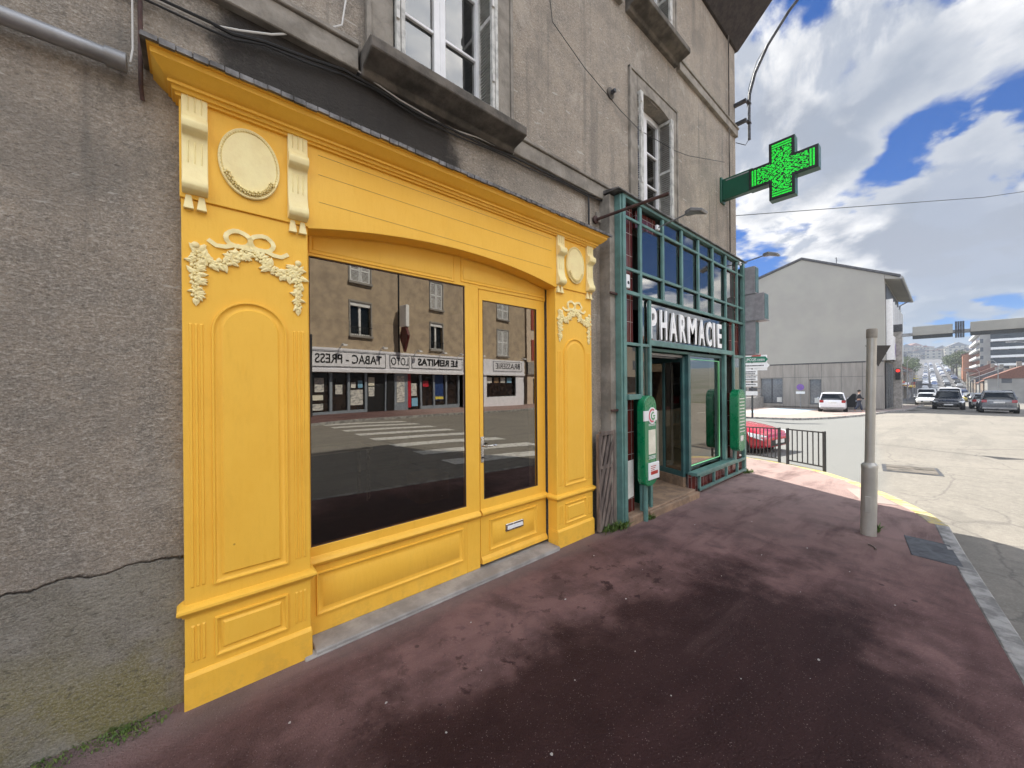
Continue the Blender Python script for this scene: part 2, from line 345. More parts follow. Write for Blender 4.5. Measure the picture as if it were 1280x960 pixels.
pm('shop_alu', (.33, .38, .43), (.26, .30, .34), 5, .4, metal=.3)
pm('shop_dark', (.035, .022, .016), (.015, .011, .010), 3, .15)
pm('poster_blue', (.012, .03, .12), (.03, .07, .2), 9, .4, lo=.45, hi=.55)
pm('poster_mix', (.70, .68, .62), (.10, .12, .14), 3.5, .5, stretch=(1, 1, 2.2), lo=.38, hi=.72)
pm('poster_red', (.50, .02, .04), (.4, .02, .03), 5, .4)
pm('poster_lightblue', (.18, .42, .60), (.3, .5, .65), 6, .4)
pm('poster_yellow', (.75, .60, .08), (.6, .5, .1), 6, .4)
pm('sign_green', (.0, .16, .085), rough=.4)
pm('sign_blue', (.03, .04, .30), rough=.4)
pm('gantry_grey', (.34, .34, .31), (.28, .28, .255), .6, .7)
pm('dark_red', (.11, .012, .010), (.08, .01, .008), 3, .4)
pm('sign_purple', (.20, .10, .36), rough=.4)
pm('sign_red', (.45, .03, .02), rough=.4)
pm('road_paint', (.62, .61, .57), (.40, .385, .35), 7, .8, lo=.45, hi=.65)
pm('blue_paint', (.30, .42, .47), (.40, .44, .44), 3, .85)
pm('plaza', (.34, .265, .23), (.28, .23, .20), .8, .9)
pm('skin', (.45, .27, .19), rough=.6)
pm('hair', (.015, .012, .01), rough=.7)
pm('jacket', (.014, .015, .02), (.02, .02, .026), 9, .8)
pm('trousers', (.045, .055, .085), (.03, .04, .06), 9, .85)
pm('bark', (.07, .055, .04), (.04, .03, .022), 6, .9)
pm('foliage_a', (.075, .105, .022), (.045, .07, .016), 1.2, .7)
pm('foliage_b', (.045, .062, .018), (.025, .04, .012), 1.2, .7)

# ---------------------------------------------------------------- mesh helpers
OFF = {}
class MB:
    def __init__(s): s.bm = bmesh.new()
    def face(s, vs):
        try: return s.bm.faces.new([s.bm.verts.new(v) for v in vs])
        except ValueError: return None
    def box(s, x0, x1, y0, y1, z0, z1):
        x0, x1 = sorted((x0, x1)); y0, y1 = sorted((y0, y1)); z0, z1 = sorted((z0, z1))
        v = [s.bm.verts.new(p) for p in [(x0, y0, z0), (x1, y0, z0), (x1, y1, z0), (x0, y1, z0), (x0, y0, z1), (x1, y0, z1), (x1, y1, z1), (x0, y1, z1)]]
        for q in [(0, 3, 2, 1), (4, 5, 6, 7), (0, 1, 5, 4), (1, 2, 6, 5), (2, 3, 7, 6), (3, 0, 4, 7)]: s.bm.faces.new([v[i] for i in q])
        return s
    def prism(s, poly, axis, a, b):
        """poly: 2D outline; axis 'x': (y,z); 'y': (x,z); 'z': (x,y)"""
        def P(p, t): return {'x': (t, p[0], p[1]), 'y': (p[0], t, p[1]), 'z': (p[0], p[1], t)}[axis]
        A = [s.bm.verts.new(P(p, a)) for p in poly]; B = [s.bm.verts.new(P(p, b)) for p in poly]
        n = len(poly)
        for i in range(n): s.bm.faces.new((A[i], A[(i + 1) % n], B[(i + 1) % n], B[i]))
        s.bm.faces.new(A); s.bm.faces.new(B[::-1])
        return s
    def rings(s, rings, closed=True, cap=(False, True)):
        """skin a list of equally long 3D loops"""
        vv = [[s.bm.verts.new(p) for p in r] for r in rings]; n = len(rings[0])
        for a, b in zip(vv, vv[1:]):
            for i in range(n if closed else n - 1):
                try: s.bm.faces.new((a[i], a[(i + 1) % n], b[(i + 1) % n], b[i]))
                except ValueError: pass
        if cap[0]: s.bm.faces.new(vv[0][::-1])
        if cap[1]: s.bm.faces.new(vv[-1])
        return s
    def tube(s, pts, r, n=8):
        pts = [Vector(p) for p in pts]; rs = r if isinstance(r, (list, tuple)) else [r] * len(pts)
        rings = []; up = Vector((0, 0, 1))
        for i, p in enumerate(pts):
            d = (pts[min(i + 1, len(pts) - 1)] - pts[max(i - 1, 0)]).normalized()
            a = d.cross(up)
            if a.length < .05: a = d.cross(Vector((1, 0, 0)))
            a.normalize(); b = d.cross(a).normalized()
            rings.append([p + (a * math.cos(t) + b * math.sin(t)) * rs[i] for t in [2 * math.pi * k / n for k in range(n)]])
        return s.rings(rings, True, (True, True))
    def lathe(s, c, prof, n=24, axis='z'):
        """prof: (radius, height) pairs"""
        rings = []
        for r, h in prof:
            ring = []
            for k in range(n):
                a = 2 * math.pi * k / n; u, v = r * math.cos(a), r * math.sin(a)
                ring.append({'z': (c[0] + u, c[1] + v, c[2] + h), 'y': (c[0] + u, c[1] + h, c[2] + v), 'x': (c[0] + h, c[1] + u, c[2] + v)}[axis])
            rings.append(ring)
        return s.rings(rings, True, (True, True))
    def ball(s, c, r, sub=1, jit=0):
        m = Matrix.Translation(c) @ Matrix.Diagonal((*((r, r, r) if not isinstance(r, (tuple, list)) else r), 1))
        o = bmesh.ops.create_icosphere(s.bm, subdivisions=sub, radius=1, matrix=m)
        if jit:
            for v in o['verts']: v.co += Vector([random.uniform(-jit, jit) for _ in range(3)])
        return s
    def build(s, name, mat, parent=None, bevel=0, smooth=False, label=None, kind=None, loc=None, seg=1, **tg):
        bm = s.bm
        bmesh.ops.recalc_face_normals(bm, faces=bm.faces[:])
        if bevel:
            bmesh.ops.remove_doubles(bm, verts=bm.verts[:], dist=1e-5)
            ed = [e for e in bm.edges if len(e.link_faces) == 2 and e.calc_face_angle(0) > R(30)]
            bmesh.ops.bevel(bm, geom=ed, offset=bevel, segments=seg, affect='EDGES', clamp_overlap=True)
        if smooth:
            for f in bm.faces: f.smooth = True
            for e in bm.edges: e.smooth = not (len(e.link_faces) == 2 and e.calc_face_angle(0) > R(40))
        me = bpy.data.meshes.new(name)
        off = None
        if parent is not None: off = OFF.get(parent.as_pointer())
        elif loc is not None: off = Vector(loc)
        if off is not None: bmesh.ops.translate(bm, verts=bm.verts[:], vec=-off)
        bm.to_mesh(me); bm.free()
        me.materials.append(MATS[mat] if isinstance(mat, str) else mat)
        o = bpy.data.objects.new(name, me); COL.objects.link(o)
        if parent is not None:
            o.parent = parent
            if off is not None: OFF[o.as_pointer()] = off
        elif loc is not None: o.location = loc
        if label: o['label'] = label
        if kind: o['kind'] = kind
        for k, v in tg.items(): o[k] = v
        return o

def thing(name, label, cat, loc=(0, 0, 0), rz=0, group=None, local=False):
    o = bpy.data.objects.new(name, None); o.empty_display_size = .2; COL.objects.link(o)
    o.location = loc; o.rotation_euler = (0, 0, rz); o['label'] = label; o['category'] = cat
    if group: o['group'] = group
    if not local: OFF[o.as_pointer()] = Vector(loc)
    return o
def kids(o): return [c for c in bpy.data.objects if c.parent == o]
def copy_tree(o, parent=None):
    c = o.copy(); COL.objects.link(c)
    if parent is not None: c.parent = parent
    for ch in kids(o): copy_tree(ch, c)
    return c

def text(name, s, mat, parent, org, xdir, zdir, w, h, depth=.01, bold=0, spacing=1.0, **tg):
    """lettering mesh: org = lower left corner, xdir = reading direction, zdir = up; fitted to w x h"""
    cu = bpy.data.curves.new(name, 'FONT'); cu.body = s; cu.extrude = .05; cu.offset = bold; cu.space_character = spacing
    cu.resolution_u = 3
    to = bpy.data.objects.new(name, cu); COL.objects.link(to)
    me = bpy.data.meshes.new_from_object(to.evaluated_get(bpy.context.evaluated_depsgraph_get()))
    bpy.data.objects.remove(to); bpy.data.curves.remove(cu)
    xs = [v.co.x for v in me.vertices]; ys = [v.co.y for v in me.vertices]
    x0, x1, y0, y1 = min(xs), max(xs), min(ys), max(ys)
    X = Vector(xdir).normalized(); Z = Vector(zdir).normalized(); N = X.cross(Z)    # N = away from the reader
    off = OFF.get(parent.as_pointer(), Vector((0, 0, 0))) if parent is not None else Vector((0, 0, 0))
    for v in me.vertices:
        a = (v.co.x - x0) / (x1 - x0) * w; b = (v.co.y - y0) / (y1 - y0) * h; c = v.co.z / .05 * depth / 2
        v.co = Vector(org) + X * a + Z * b - N * c - off
    me.name = name; me.materials.clear(); me.materials.append(MATS[mat])
    o = bpy.data.objects.new(name, me); COL.objects.link(o)
    if parent is not None: o.parent = parent
    for k, v in tg.items(): o[k] = v
    return o

def sstep(a, b, x):
    t = min(max((x - a) / (b - a), 0), 1); return t * t * (3 - 2 * t)
def H(x, y):
    z = -.018 * max(0, min(x, 60) - 6) - .022 * max(0, min(x, 150) - 60)
    z -= .06 * min(max(y - 1, 0), 5) * sstep(8, 11, x) * (1 - sstep(60, 75, x))
    if x > 150: z += .062 * (x - 150) * sstep(130, 230, x) if x < 720 else .062 * 570 + .01 * (min(x, 1500) - 720)
    return z
ROAD = -.12

# ---------------------------------------------------------------- ground, road, pavements
def sheet(name, xs, ys, zf, mat, **tg):
    m = MB(); vv = [[m.bm.verts.new((x, y, zf(x, y))) for y in ys] for x in xs]
    for i in range(len(xs) - 1):
        for j in range(len(ys) - 1): m.bm.faces.new((vv[i][j], vv[i + 1][j], vv[i + 1][j + 1], vv[i][j + 1]))
    return m.build(name, mat, kind='structure', smooth=True, **tg)
pm('far_ground', (.10, .105, .06), (.16, .15, .12), .05, .95)
sheet('ground', [-320, -60, 0, 6, 30, 60, 80, 110, 150, 170, 200, 230, 300, 400, 500, 600, 720, 940], [-630, -100, -30, 0, 30, 100, 650],
      lambda x, y: H(x, 8) - .30 - max(0, x - 60) * .006 - .25, 'far_ground')
xs = [-60, -20, 0, 4, 6, 7, 8, 9, 10, 11, 12, 14, 17, 20, 25, 30, 35, 40, 46]
ys = [-32, -20, -10, -5, -2, -1, 0, 1, 1.5, 2, 3, 4, 5, 6, 8, 12, 30]
sheet('road', xs, ys, lambda x, y: H(x, y) + ROAD, 'road_asphalt')
yc = lambda x: -2.2 + .022 * (x - 46)
def strip(name, a, b, lo, hi, dz, mat, step=8, **tg):
    m = MB(); prev = None; x = a
    while x <= b + .01:
        cur = [m.bm.verts.new((x, yc(x) + q, H(x, 0) + dz)) for q in (lo, (lo + hi) / 2, hi)]
        if prev:
            for k in (0, 1): m.bm.faces.new((prev[k], cur[k], cur[k + 1], prev[k + 1]))
        prev = cur; x += step
    return m.build(name, mat, smooth=True, **tg)
strip('road', 46, 726, -6, 14, ROAD, 'road_asphalt', 8, kind='structure')

KERB = [(-40, -1.9), (-15, -1.6), (-5, -1.25), (0, -.84), (3, -.43), (4.53, -.24), (5.56, -.115), (6.5, -.02), (7.0, .13), (7.5, .38), (7.95, .64), (8.5, 1.02), (9.1, 1.52), (9.6, 2.1), (10.1, 2.85), (10.8, 4.1), (12, 6.6), (14, 11), (16, 16)]
INN = [(-40, 2.9), (-15, 2.9), (-5, 2.9), (0, 2.9), (3, 2.9), (4.1, 2.9), (5.6, 2.9), (6.4, 2.9), (6.9, 2.9), (7.2, 2.9), (7.5, 2.9), (7.8, 2.9), (7.88, 3.1), (7.88, 3.6), (7.88, 4.2), (7.88, 5.2), (7.88, 7), (7.88, 11), (7.88, 16)]
def arc_resample(pts, inn, step):
    o1, o2 = [], []
    for (a, b, c, d) in zip(pts, pts[1:], inn, inn[1:]):
        L = math.dist(a, b); n = max(1, round(L / step))
        for k in range(n):
            t = k / n; o1.append((a[0] + (b[0] - a[0]) * t, a[1] + (b[1] - a[1]) * t)); o2.append((c[0] + (d[0] - c[0]) * t, c[1] + (d[1] - c[1]) * t))
    return o1 + [pts[-1]], o2 + [inn[-1]]
ko, ki = arc_resample(KERB, INN, .5)
def inset(k, w):
    out = []
    for i, p in enumerate(k):
        a, b = Vector(k[max(i - 1, 0)]), Vector(k[min(i + 1, len(k) - 1)]); d = (b - a).normalized(); n = Vector((-d.y, d.x))
        out.append((p[0] + n.x * w, p[1] + n.y * w))
    return out
kin = inset(ko, .115)
m = MB(); prev = None
for p, q in zip(kin, ki):
    cur = [m.bm.verts.new((p[0] + (q[0] - p[0]) * t, p[1] + (q[1] - p[1]) * t, H(p[0] + (q[0] - p[0]) * t, p[1] + (q[1] - p[1]) * t))) for t in (0, .15, .35, .55, .75, 1)]
    if prev:
        for k in range(5): m.bm.faces.new((prev[k], cur[k], cur[k + 1], prev[k + 1]))
    prev = cur
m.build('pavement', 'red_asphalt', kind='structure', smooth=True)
def kerbline(name, ko, w, sel, mat, hz=.004):
    kin = inset(ko, w); m = MB(); j = 0
    for i in range(len(ko) - 1):
        if not sel(i, ko[i]): continue
        a, b, c, d = Vector(ko[i]), Vector(ko[i + 1]), Vector(kin[i + 1]), Vector(kin[i])
        L = (b - a).length; n = max(1, round(L / 1.0)) if L > 1 else 1
        for k in range(n):
            t0, t1 = k / n + .006 / max(L / n, .3), (k + 1) / n - .006 / max(L / n, .3)
            p = [a.lerp(b, t0), a.lerp(b, t1), d.lerp(c, t1), d.lerp(c, t0)]
            top = [(q.x, q.y, H(q.x, q.y) + hz + random.uniform(0, .004)) for q in p]; bot = [(q.x, q.y, H(q.x, q.y) - .2) for q in p]
            m.rings([bot, top], True, (False, True))
    return m.build(name, mat, kind='structure', bevel=.012)
kk, _ = arc_resample(KERB, INN, .95)
kerbline('kerb', kk, .12, lambda i, p: p[0] < 6.2, 'kerb_granite')
kerbline('kerb', kk, .16, lambda i, p: p[0] >= 6.2, 'kerb_yellow')
# thin covers let into the pavement and the road
def flat(name, poly, mat, dz, **tg):
    m = MB(); m.prism(poly, 'z', 0, 0)
    for v in m.bm.verts: v.co.z = H(v.co.x, v.co.y) + dz
    bmesh.ops.remove_doubles(m.bm, verts=m.bm.verts[:], dist=1e-4)
    return m.build(name, mat, **tg)
def slab(poly, dz, th):
    m = MB()
    m.rings([[(x, y, H(x, y) + dz - th) for x, y in poly], [(x, y, H(x, y) + dz) for x, y in poly]], True, (False, True)); return m
slab([(5.15, .22), (5.75, .30), (5.72, -.02), (5.12, -.10)], .006, .05).build('manhole_cover', 'iron', loc=(5.4, .1, 0), label='small dark iron cover let into the pavement beside the kerb', category='manhole cover', bevel=.004)
slab([(7.0, .75), (7.75, 1.02), (7.95, .80), (7.15, .42)], .006, .05).build('pavement_hatch', 'plaza', loc=(7.4, .7, 0), label='pale square hatch cover near the yellow kerb corner', category='hatch cover', bevel=.004)
th = thing('manhole_cover', 'rectangular grey iron cover in the sunlit roadway', 'manhole cover', (11.4, .45, H(11.4, .45) + ROAD))
slab([(10.75, .85), (11.75, .95), (12.0, .12), (11.0, .02)], ROAD + .008, .05).build('frame', 'iron', th, bevel=.003)
slab([(10.86, .80), (11.32, .84), (11.52, .13), (11.06, .09)], ROAD + .014, .01).build('plate', 'dark_cement', th)
slab([(11.36, .85), (11.70, .87), (11.92, .17), (11.56, .13)], ROAD + .014, .01).build('plate', 'dark_cement', th)

# far corner: plaza, pavement in front of the white building
FK = [(60.5, 1.55), (52, 1.7), (46.5, 2.0), (42.5, 2.7), (39, 3.3), (35, 3.9), (31.5, 4.9), (29.4, 6.4), (28.5, 8.5), (28.3, 12), (28.3, 22)]
m = MB(); prev = None
fo, fi = arc_resample(FK, [(60.5, 3.5), (53, 3.5), (47.5, 3.5), (47, 5), (47, 7), (47, 9), (47, 11), (47, 13), (47, 15), (47, 18), (47, 22)], 1)
for p, q in zip(fo, fi):
    cur = [m.bm.verts.new((p[0] + (q[0] - p[0]) * t, p[1] + (q[1] - p[1]) * t, H(p[0] + (q[0] - p[0]) * t, p[1] + (q[1] - p[1]) * t))) for t in (0, .3, .6, 1)]
    if prev:
        for k in range(3): m.bm.faces.new((prev[k], cur[k], cur[k + 1], prev[k + 1]))
    prev = cur
m.build('pavement', 'plaza', kind='structure', smooth=True)
kerbline('kerb', fo[::-1], .16, lambda i, p: True, 'kerb_granite', .006)
slab([(33.5, 7.6), (44.5, 7.9), (44.5, 11.2), (33.5, 10.9)], .006, .005).build('parking_bay_paint', 'blue_paint', kind='structure')
slab([(34, 5.0), (41.5, 3.4), (42, 4.2), (35, 5.9)], .006, .005).build('pavement_patch', 'red_asphalt', kind='structure')

# opposite side of the street (seen in the shop window)
OM = Vector((4.86, -17.38, 0)); OA = math.atan2(-.1778, .98407)
OE = Vector((math.cos(OA), math.sin(OA), 0)); ON = Vector((-math.sin(OA), math.cos(OA), 0))
def ow(s, t, z=0): p = OM + OE * s + ON * t; return Vector((p.x, p.y, z))
m = MB(); prev = None
for s in [-40, -20, -8, -4, 0, 3, 6, 9, 12, 16, 20, 26, 34, 44, 60]:
    cur = []
    for t in (-.3, 2, 4.3):
        p = ow(s, t); cur.append(m.bm.verts.new((p.x, p.y, H(p.x, p.y))))
    if prev:
        for k in (0, 1): m.bm.faces.new((prev[k], cur[k], cur[k + 1], prev[k + 1]))
    prev = cur
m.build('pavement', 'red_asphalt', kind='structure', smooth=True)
m = MB()
for s in range(-40, 60, 1):
    a, b, c, d = ow(s + .01, 4.3), ow(s + .99, 4.3), ow(s + .99, 4.5), ow(s + .01, 4.5)
    m.rings([[(q.x, q.y, H(q.x, q.y) - .2) for q in (a, b, c, d)], [(q.x, q.y, H(q.x, q.y) + .004) for q in (a, b, c, d)]], True, (False, True))
m.build('kerb', 'kerb_granite', kind='structure', bevel=.01)
m = MB()
for y in (-12.1, -10.7, -9.2, -7.7, -6.2, -4.6, -3.0, -1.5):
    def q(x, yy): return (x, yy, H(x, yy) + ROAD + .008)
    for xa in (4.4, 5.2, 6.0, 6.9): xb = {4.4: 5.2, 5.2: 6.0, 6.0: 6.9, 6.9: 7.8}[xa]; sl = lambda x: (x - 7.8) * .24; m.rings([[q(xa, y + sl(xa)), q(xb, y + sl(xb)), q(xb, y + sl(xb) + .62), q(xa, y + sl(xa) + .62)]], True, (False, True))
m.build('zebra_crossing', 'road_paint', kind='structure')
m = MB()
for k in range(9):
    x = 14 + k * 3.2
    if x < 40: m.rings([[(x, -7.2 + k * .2, H(x, 0) + ROAD + .005), (x + 1.6, -7.1 + k * .2, H(x + 1.6, 0) + ROAD + .005), (x + 1.6, -6.98 + k * .2, H(x + 1.6, 0) + ROAD + .005), (x, -7.08 + k * .2, H(x, 0) + ROAD + .005)]], True, (False, True))
m.build('lane_marking', 'road_paint', kind='structure')

# ---------------------------------------------------------------- our building
YW = 2.61
def holed(m, x0, x1, z0, z1, yf, depth, holes):
    """wall front with rectangular openings and their reveals"""
    X = sorted({x0, x1, *[h[0] for h in holes], *[h[1] for h in holes]}); Z = sorted({z0, z1, *[h[2] for h in holes], *[h[3] for h in holes]})
    ins = lambda x, z: any(h[0] < x < h[1] and h[2] < z < h[3] for h in holes)
    for a, b in zip(X, X[1:]):
        for c, d in zip(Z, Z[1:]):
            if not ins((a + b) / 2, (c + d) / 2):
                m.face([(a, yf, c), (b, yf, c), (b, yf, d), (a, yf, d)])
                m.face([(a, yf + depth, c), (b, yf + depth, c), (b, yf + depth, d), (a, yf + depth, d)])
    for a, b, c, d in holes:
        for q in ([(a, c), (b, c)], [(b, c), (b, d)], [(b, d), (a, d)], [(a, d), (a, c)]):
            (p, r), (s, t) = q
            m.face([(p, yf, r), (s, yf, t), (s, yf + depth, t), (p, yf + depth, r)])
XC = 7.95
bld = thing('corner_house', 'old grey roughcast corner house with yellow and teal shopfronts at its foot', 'building', (0, 4, 0))
HOLES = [(.50, 2.80, -.3, 2.85), (3.80, 7.62, -.3, 3.76), (1.12, 2.07, 3.93, 5.75), (4.42, 5.33, 3.90, 5.50), (4.42, 5.33, 6.52, 7.9), (1.12, 2.07, 6.52, 7.9), (-2.6, -1.65, 3.93, 5.6), (-2.6, -1.65, 6.52, 7.9)]
m = MB(); holed(m, -9, XC, -.4, 8.3, YW, .38, HOLES)
for a, b in (((XC, YW), (XC, 12)), ((XC, 12), (-9, 12)), ((-9, 12), (-9, YW))):
    m.face([(a[0], a[1], -.8), (b[0], b[1], -.8), (b[0], b[1], 8.3), (a[0], a[1], 8.3)])
m.build('wall', 'roughcast_wall', bld)
# roof with sloping boarded eaves
m = MB(); m.prism([(2.57, 8.02), (1.95, 8.62), (1.95, 8.78), (7.3, 12.2), (12.6, 8.7), (12.6, 8.5), (11.9, 8.1)], 'x', -9.1, 8.02)
rf = m.build('roof', 'dark_wood', bld)
m = MB(); m.prism([(1.90, 8.79), (7.3, 12.26), (12.65, 8.78), (12.65, 8.82), (7.3, 12.34), (1.90, 8.86)], 'x', -9.15, 8.07); m.build('tiles', 'roof_tile', rf)
m = MB(); m.tube([(-9.1, 1.88, 8.7), (8.1, 1.88, 8.7)], .07, 10); m.build('gutter', 'zinc', rf)
# string courses and stone window surrounds
for z0, z1, spans in ((3.765, 3.915, [(-9, .86), (2.2, 3.72)]), (6.33, 6.46, [(-9, .80), (2.3, 4.05), (5.55, XC)])):
    for a, b in spans:
        m = MB(); m.box(a, b, 2.555, YW + .01, z0, z1); m.box(a, b, 2.535, YW + .01, z1, z1 + .035)
        m.build('string_course', 'cement', bld, bevel=.006)
m = MB(); m.box(-9, -.17, 2.565, YW, .0, .001); m.bm.free()
def window(x0, x1, z0, z1, top_arch=True, sill=True, dark=False, sfc=0):
    w = .16
    m = MB()
    m.box(x0 - w, x0, YW - .022, YW + .02, z0, z1 + w); m.box(x1, x1 + w, YW - .022, YW + .02, z0, z1 + w)
    # lintel with segmental underside
    N = 10; pts = [(x0, z1 + w)] + [(x0 + (x1 - x0) * i / N, z1 - .05 + .07 * math.sin(math.pi * i / N)) for i in range(N + 1)] + [(x1, z1 + w)]
    m.prism(pts, 'y', YW - .022, YW + .13)
    sr = m.build('window_surround', 'cement', bld, bevel=.004)
    m = MB(); m.box(x0 - w - .035, x0 - w, YW - .035, YW + .01, z0, z1 + w + .03); m.box(x1 + w, x1 + w + .035, YW - .035, YW + .01, z0, z1 + w + .03); m.box(x0 - w - .035, x1 + w + .035, YW - .036, YW + .01, z1 + w, z1 + w + .035)
    m.build('moulding', 'cement', sr, bevel=.004)
    if sill:
        m = MB(); m.prism([(2.375, z0 - .105), (2.375, z0 - .035), (2.39, z0 - .02), (2.66, z0 + .0), (2.66, z0 - .18), (2.56, z0 - .18), (2.54, z0 - .14), (2.44, z0 - .125)], 'x', x0 - .24, x1 + .17)
        m.build('sill', 'dark_cement', bld, bevel=.006)
    # casement
    y = YW + .16; fr = MB()
    fr.box(x0, x0 + .05, y, y + .06, z0, z1 + .02); fr.box(x1 - .05, x1, y, y + .06, z0, z1 + .02); fr.box(x0, x1, y, y + .06, z0, z0 + .06); fr.box(x0, x1, y, y + .06, z1 - .04, z1 + .03)
    wn = fr.build('window', 'pvc_white', bld, bevel=.004)
    xm = (x0 + x1) / 2
    for a, b in ((x0 + .05, xm), (xm, x1 - .05)):
        m = MB()
        m.box(a, a + .055, y - .02, y + .03, z0 + .06, z1 - .04); m.box(b - .055, b, y - .02, y + .03, z0 + .06, z1 - .04)
        m.box(a, b, y - .021, y + .03, z0 + .06, z0 + .12); m.box(a, b, y - .021, y + .03, z1 - .10, z1 - .04)
        for k in (1, 2): zz = z0 + .12 + (z1 - z0 - .22) * k / 3; m.box(a + .05, b - .05, y - .012, y + .012, zz - .012, zz + .012)
        sh = m.build('sash', 'pvc_white', wn, bevel=.003)
        m = MB(); m.box(a + .05, b - .05, y + .013, y + .018, z0 + .12, z1 - .10); m.build('pane', 'window_glass', wn)
    m = MB(); m.box(x0, x1, y + .12, y + .13, z0, z1); m.build('curtain', 'interior_dark' if dark else 'paper', wn)
    # folded louvred shutters against the reveals
    for xx in (x0 + .006, x1 - .006 - .07):
        m = MB()
        for k in range(2):
            xa = xx + .037 * k
            m.box(xa, xa + .03, YW - .06, YW - .03, z0 + .02, z1 - .05); m.box(xa, xa + .03, YW + .12, YW + .15, z0 + .02, z1 - .05)
            for zz in (z0 + .02, (z0 + z1) / 2, z1 - .09): m.box(xa, xa + .03, YW - .03, YW + .12, zz, zz + .04)
            zz = z0 + .08
            while zz < z1 - .12:
                m.prism([(xa + .002, zz), (xa + .028, zz + .018), (xa + .028, zz + .023), (xa + .002, zz + .005)], 'y', YW - .03, YW + .12); zz += .030
        s = m.build('shutter', 'shutter_paint', bld)
        for zz in (z0 + .35, z0 + 1.0, z1 - .2): MB().box(xx - .004, xx + .02, YW - .075, YW - .06, zz, zz + .06).build('hinge', 'white_cable', s)
for a, b, c, d in HOLES[2:]: window(a, b, c, d, dark=(a > 3), sill=not (a > 3 and c < 5))
# fittings on the wall
m = MB(); m.tube([(XC - .42, 2.57, -.05), (XC - .42, 2.57, 8.3)], .0 + .012, 6); m.build('conduit', 'dark_cement', bld)
# rooms behind the two shops
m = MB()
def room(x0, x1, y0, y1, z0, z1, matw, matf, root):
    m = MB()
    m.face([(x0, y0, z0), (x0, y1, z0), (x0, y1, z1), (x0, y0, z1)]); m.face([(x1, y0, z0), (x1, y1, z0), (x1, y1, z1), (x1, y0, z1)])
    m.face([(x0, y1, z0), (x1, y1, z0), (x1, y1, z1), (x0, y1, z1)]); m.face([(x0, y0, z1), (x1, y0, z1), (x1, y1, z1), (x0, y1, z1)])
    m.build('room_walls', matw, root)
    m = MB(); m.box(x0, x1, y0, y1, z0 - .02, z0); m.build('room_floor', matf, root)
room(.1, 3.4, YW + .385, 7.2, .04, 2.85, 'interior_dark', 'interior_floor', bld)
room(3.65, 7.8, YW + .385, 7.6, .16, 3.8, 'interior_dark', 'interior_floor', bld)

# ---------------------------------------------------------------- yellow shopfront
sf = thing('shopfront', 'yellow painted wooden shopfront with cream garlands and an arched head', 'shopfront', (1.65, YW, 0))
YP, YL, YR, YG = 2.54, 2.52, 2.68, 2.705
PX = [(-.04, .54), (2.76, 3.34)]
def arch_pts(x0, x1, z0, zt, d, n=18):
    """round-headed outline inset by d"""
    cx = (x0 + x1) / 2; r = (x1 - x0) / 2 - d; zc = zt - (x1 - x0) / 2
    return [(x0 + d, z0 + d), (x1 - d, z0 + d)] + [(cx + r * math.cos(math.pi * i / n), zc + r * math.sin(math.pi * i / n)) for i in range(n + 1)]
def rect_pts(x0, x1, z0, z1, d): return [(x0 + d, z0 + d), (x1 - d, z0 + d), (x1 - d, z1 - d), (x0 + d, z1 - d)]
def raised(fn, y, name, parent, mat='yellow_paint', wide=1.0, h=.010, k=1.0):
    """mould round a panel, then a sunk margin and a fielded centre"""
    prof = [(0, .0), (.003, -h), (.010, -h), (.016, -h * .35), (.020, -.001), (.046 * wide, -.0005), (.050 * wide, -h * .2), (.062 * wide, -h * .9)]
    m = MB(); m.rings([[(p[0], y + dy, p[1]) for p in fn(d * k)] for d, dy in prof], True, (False, True))
    return m.build(name, mat, parent, smooth=True)
def console(xc, parent, w=.104):
    """scroll bracket, cream, with two guttae under it"""
    z = 3.15; y = YP
    pr = [(y, z), (y - .035, z), (y - .037, z - .10), (y - .045, z - .125), (y - .066, z - .135), (y - .078, z - .16), (y - .074, z - .19), (y - .055, z - .205), (y - .034, z - .215), (y - .030, z - .235),
          (y - .032, z - .36), (y - .045, z - .42), (y - .062, z - .450), (y - .066, z - .475), (y - .056, z - .495), (y - .03, z - .505), (y, z - .51)]
    m = MB(); m.prism(pr, 'x', xc - w / 2, xc + w / 2)
    for k in range(3): xx = xc - .027 + k * .027; m.box(xx - .003, xx + .003, y - .036, y, z - .355, z - .24); m.box(xx - .003, xx + .003, y - .041, y, z - .095, z - .01)
    o = m.build('console', 'cream_paint', parent, bevel=.003, smooth=True)
    for s in (-1, 1):
        m = MB(); cx = xc + s * .026
        m.rings([[(cx - .011, y, z - .512), (cx + .011, y, z - .512), (cx + .011, y - .016, z - .512), (cx - .011, y - .016, z - .512)],
                 [(cx - .021, y, z - .585), (cx + .021, y, z - .585), (cx + .021, y - .028, z - .585), (cx - .021, y - .028, z - .585)]], True, (True, True))
        m.build('gutta', 'cream_paint', o, bevel=.002)
def leaf(m, c, ang, L, w, th=.008):
    ca, sa = math.cos(ang), math.sin(ang); pts = []
    for t, q in ((0, 0), (.3, .5), (.65, .42), (1, 0), (.65, -.42), (.3, -.5)):
        pts.append((c[0] + ca * t * L - sa * q * w, c[1] + sa * t * L + ca * q * w))
    A = [m.bm.verts.new((p[0], YP - .001, p[1])) for p in pts]
    mid = m.bm.verts.new((c[0] + ca * .5 * L, YP - th - .006, c[1] + sa * .5 * L))
    B = [m.bm.verts.new((p[0], YP - th, p[1])) for p in pts]
    for i in range(6):
        m.bm.faces.new((A[i], A[(i + 1) % 6], B[(i + 1) % 6], B[i])); m.bm.faces.new((B[i], B[(i + 1) % 6], mid))
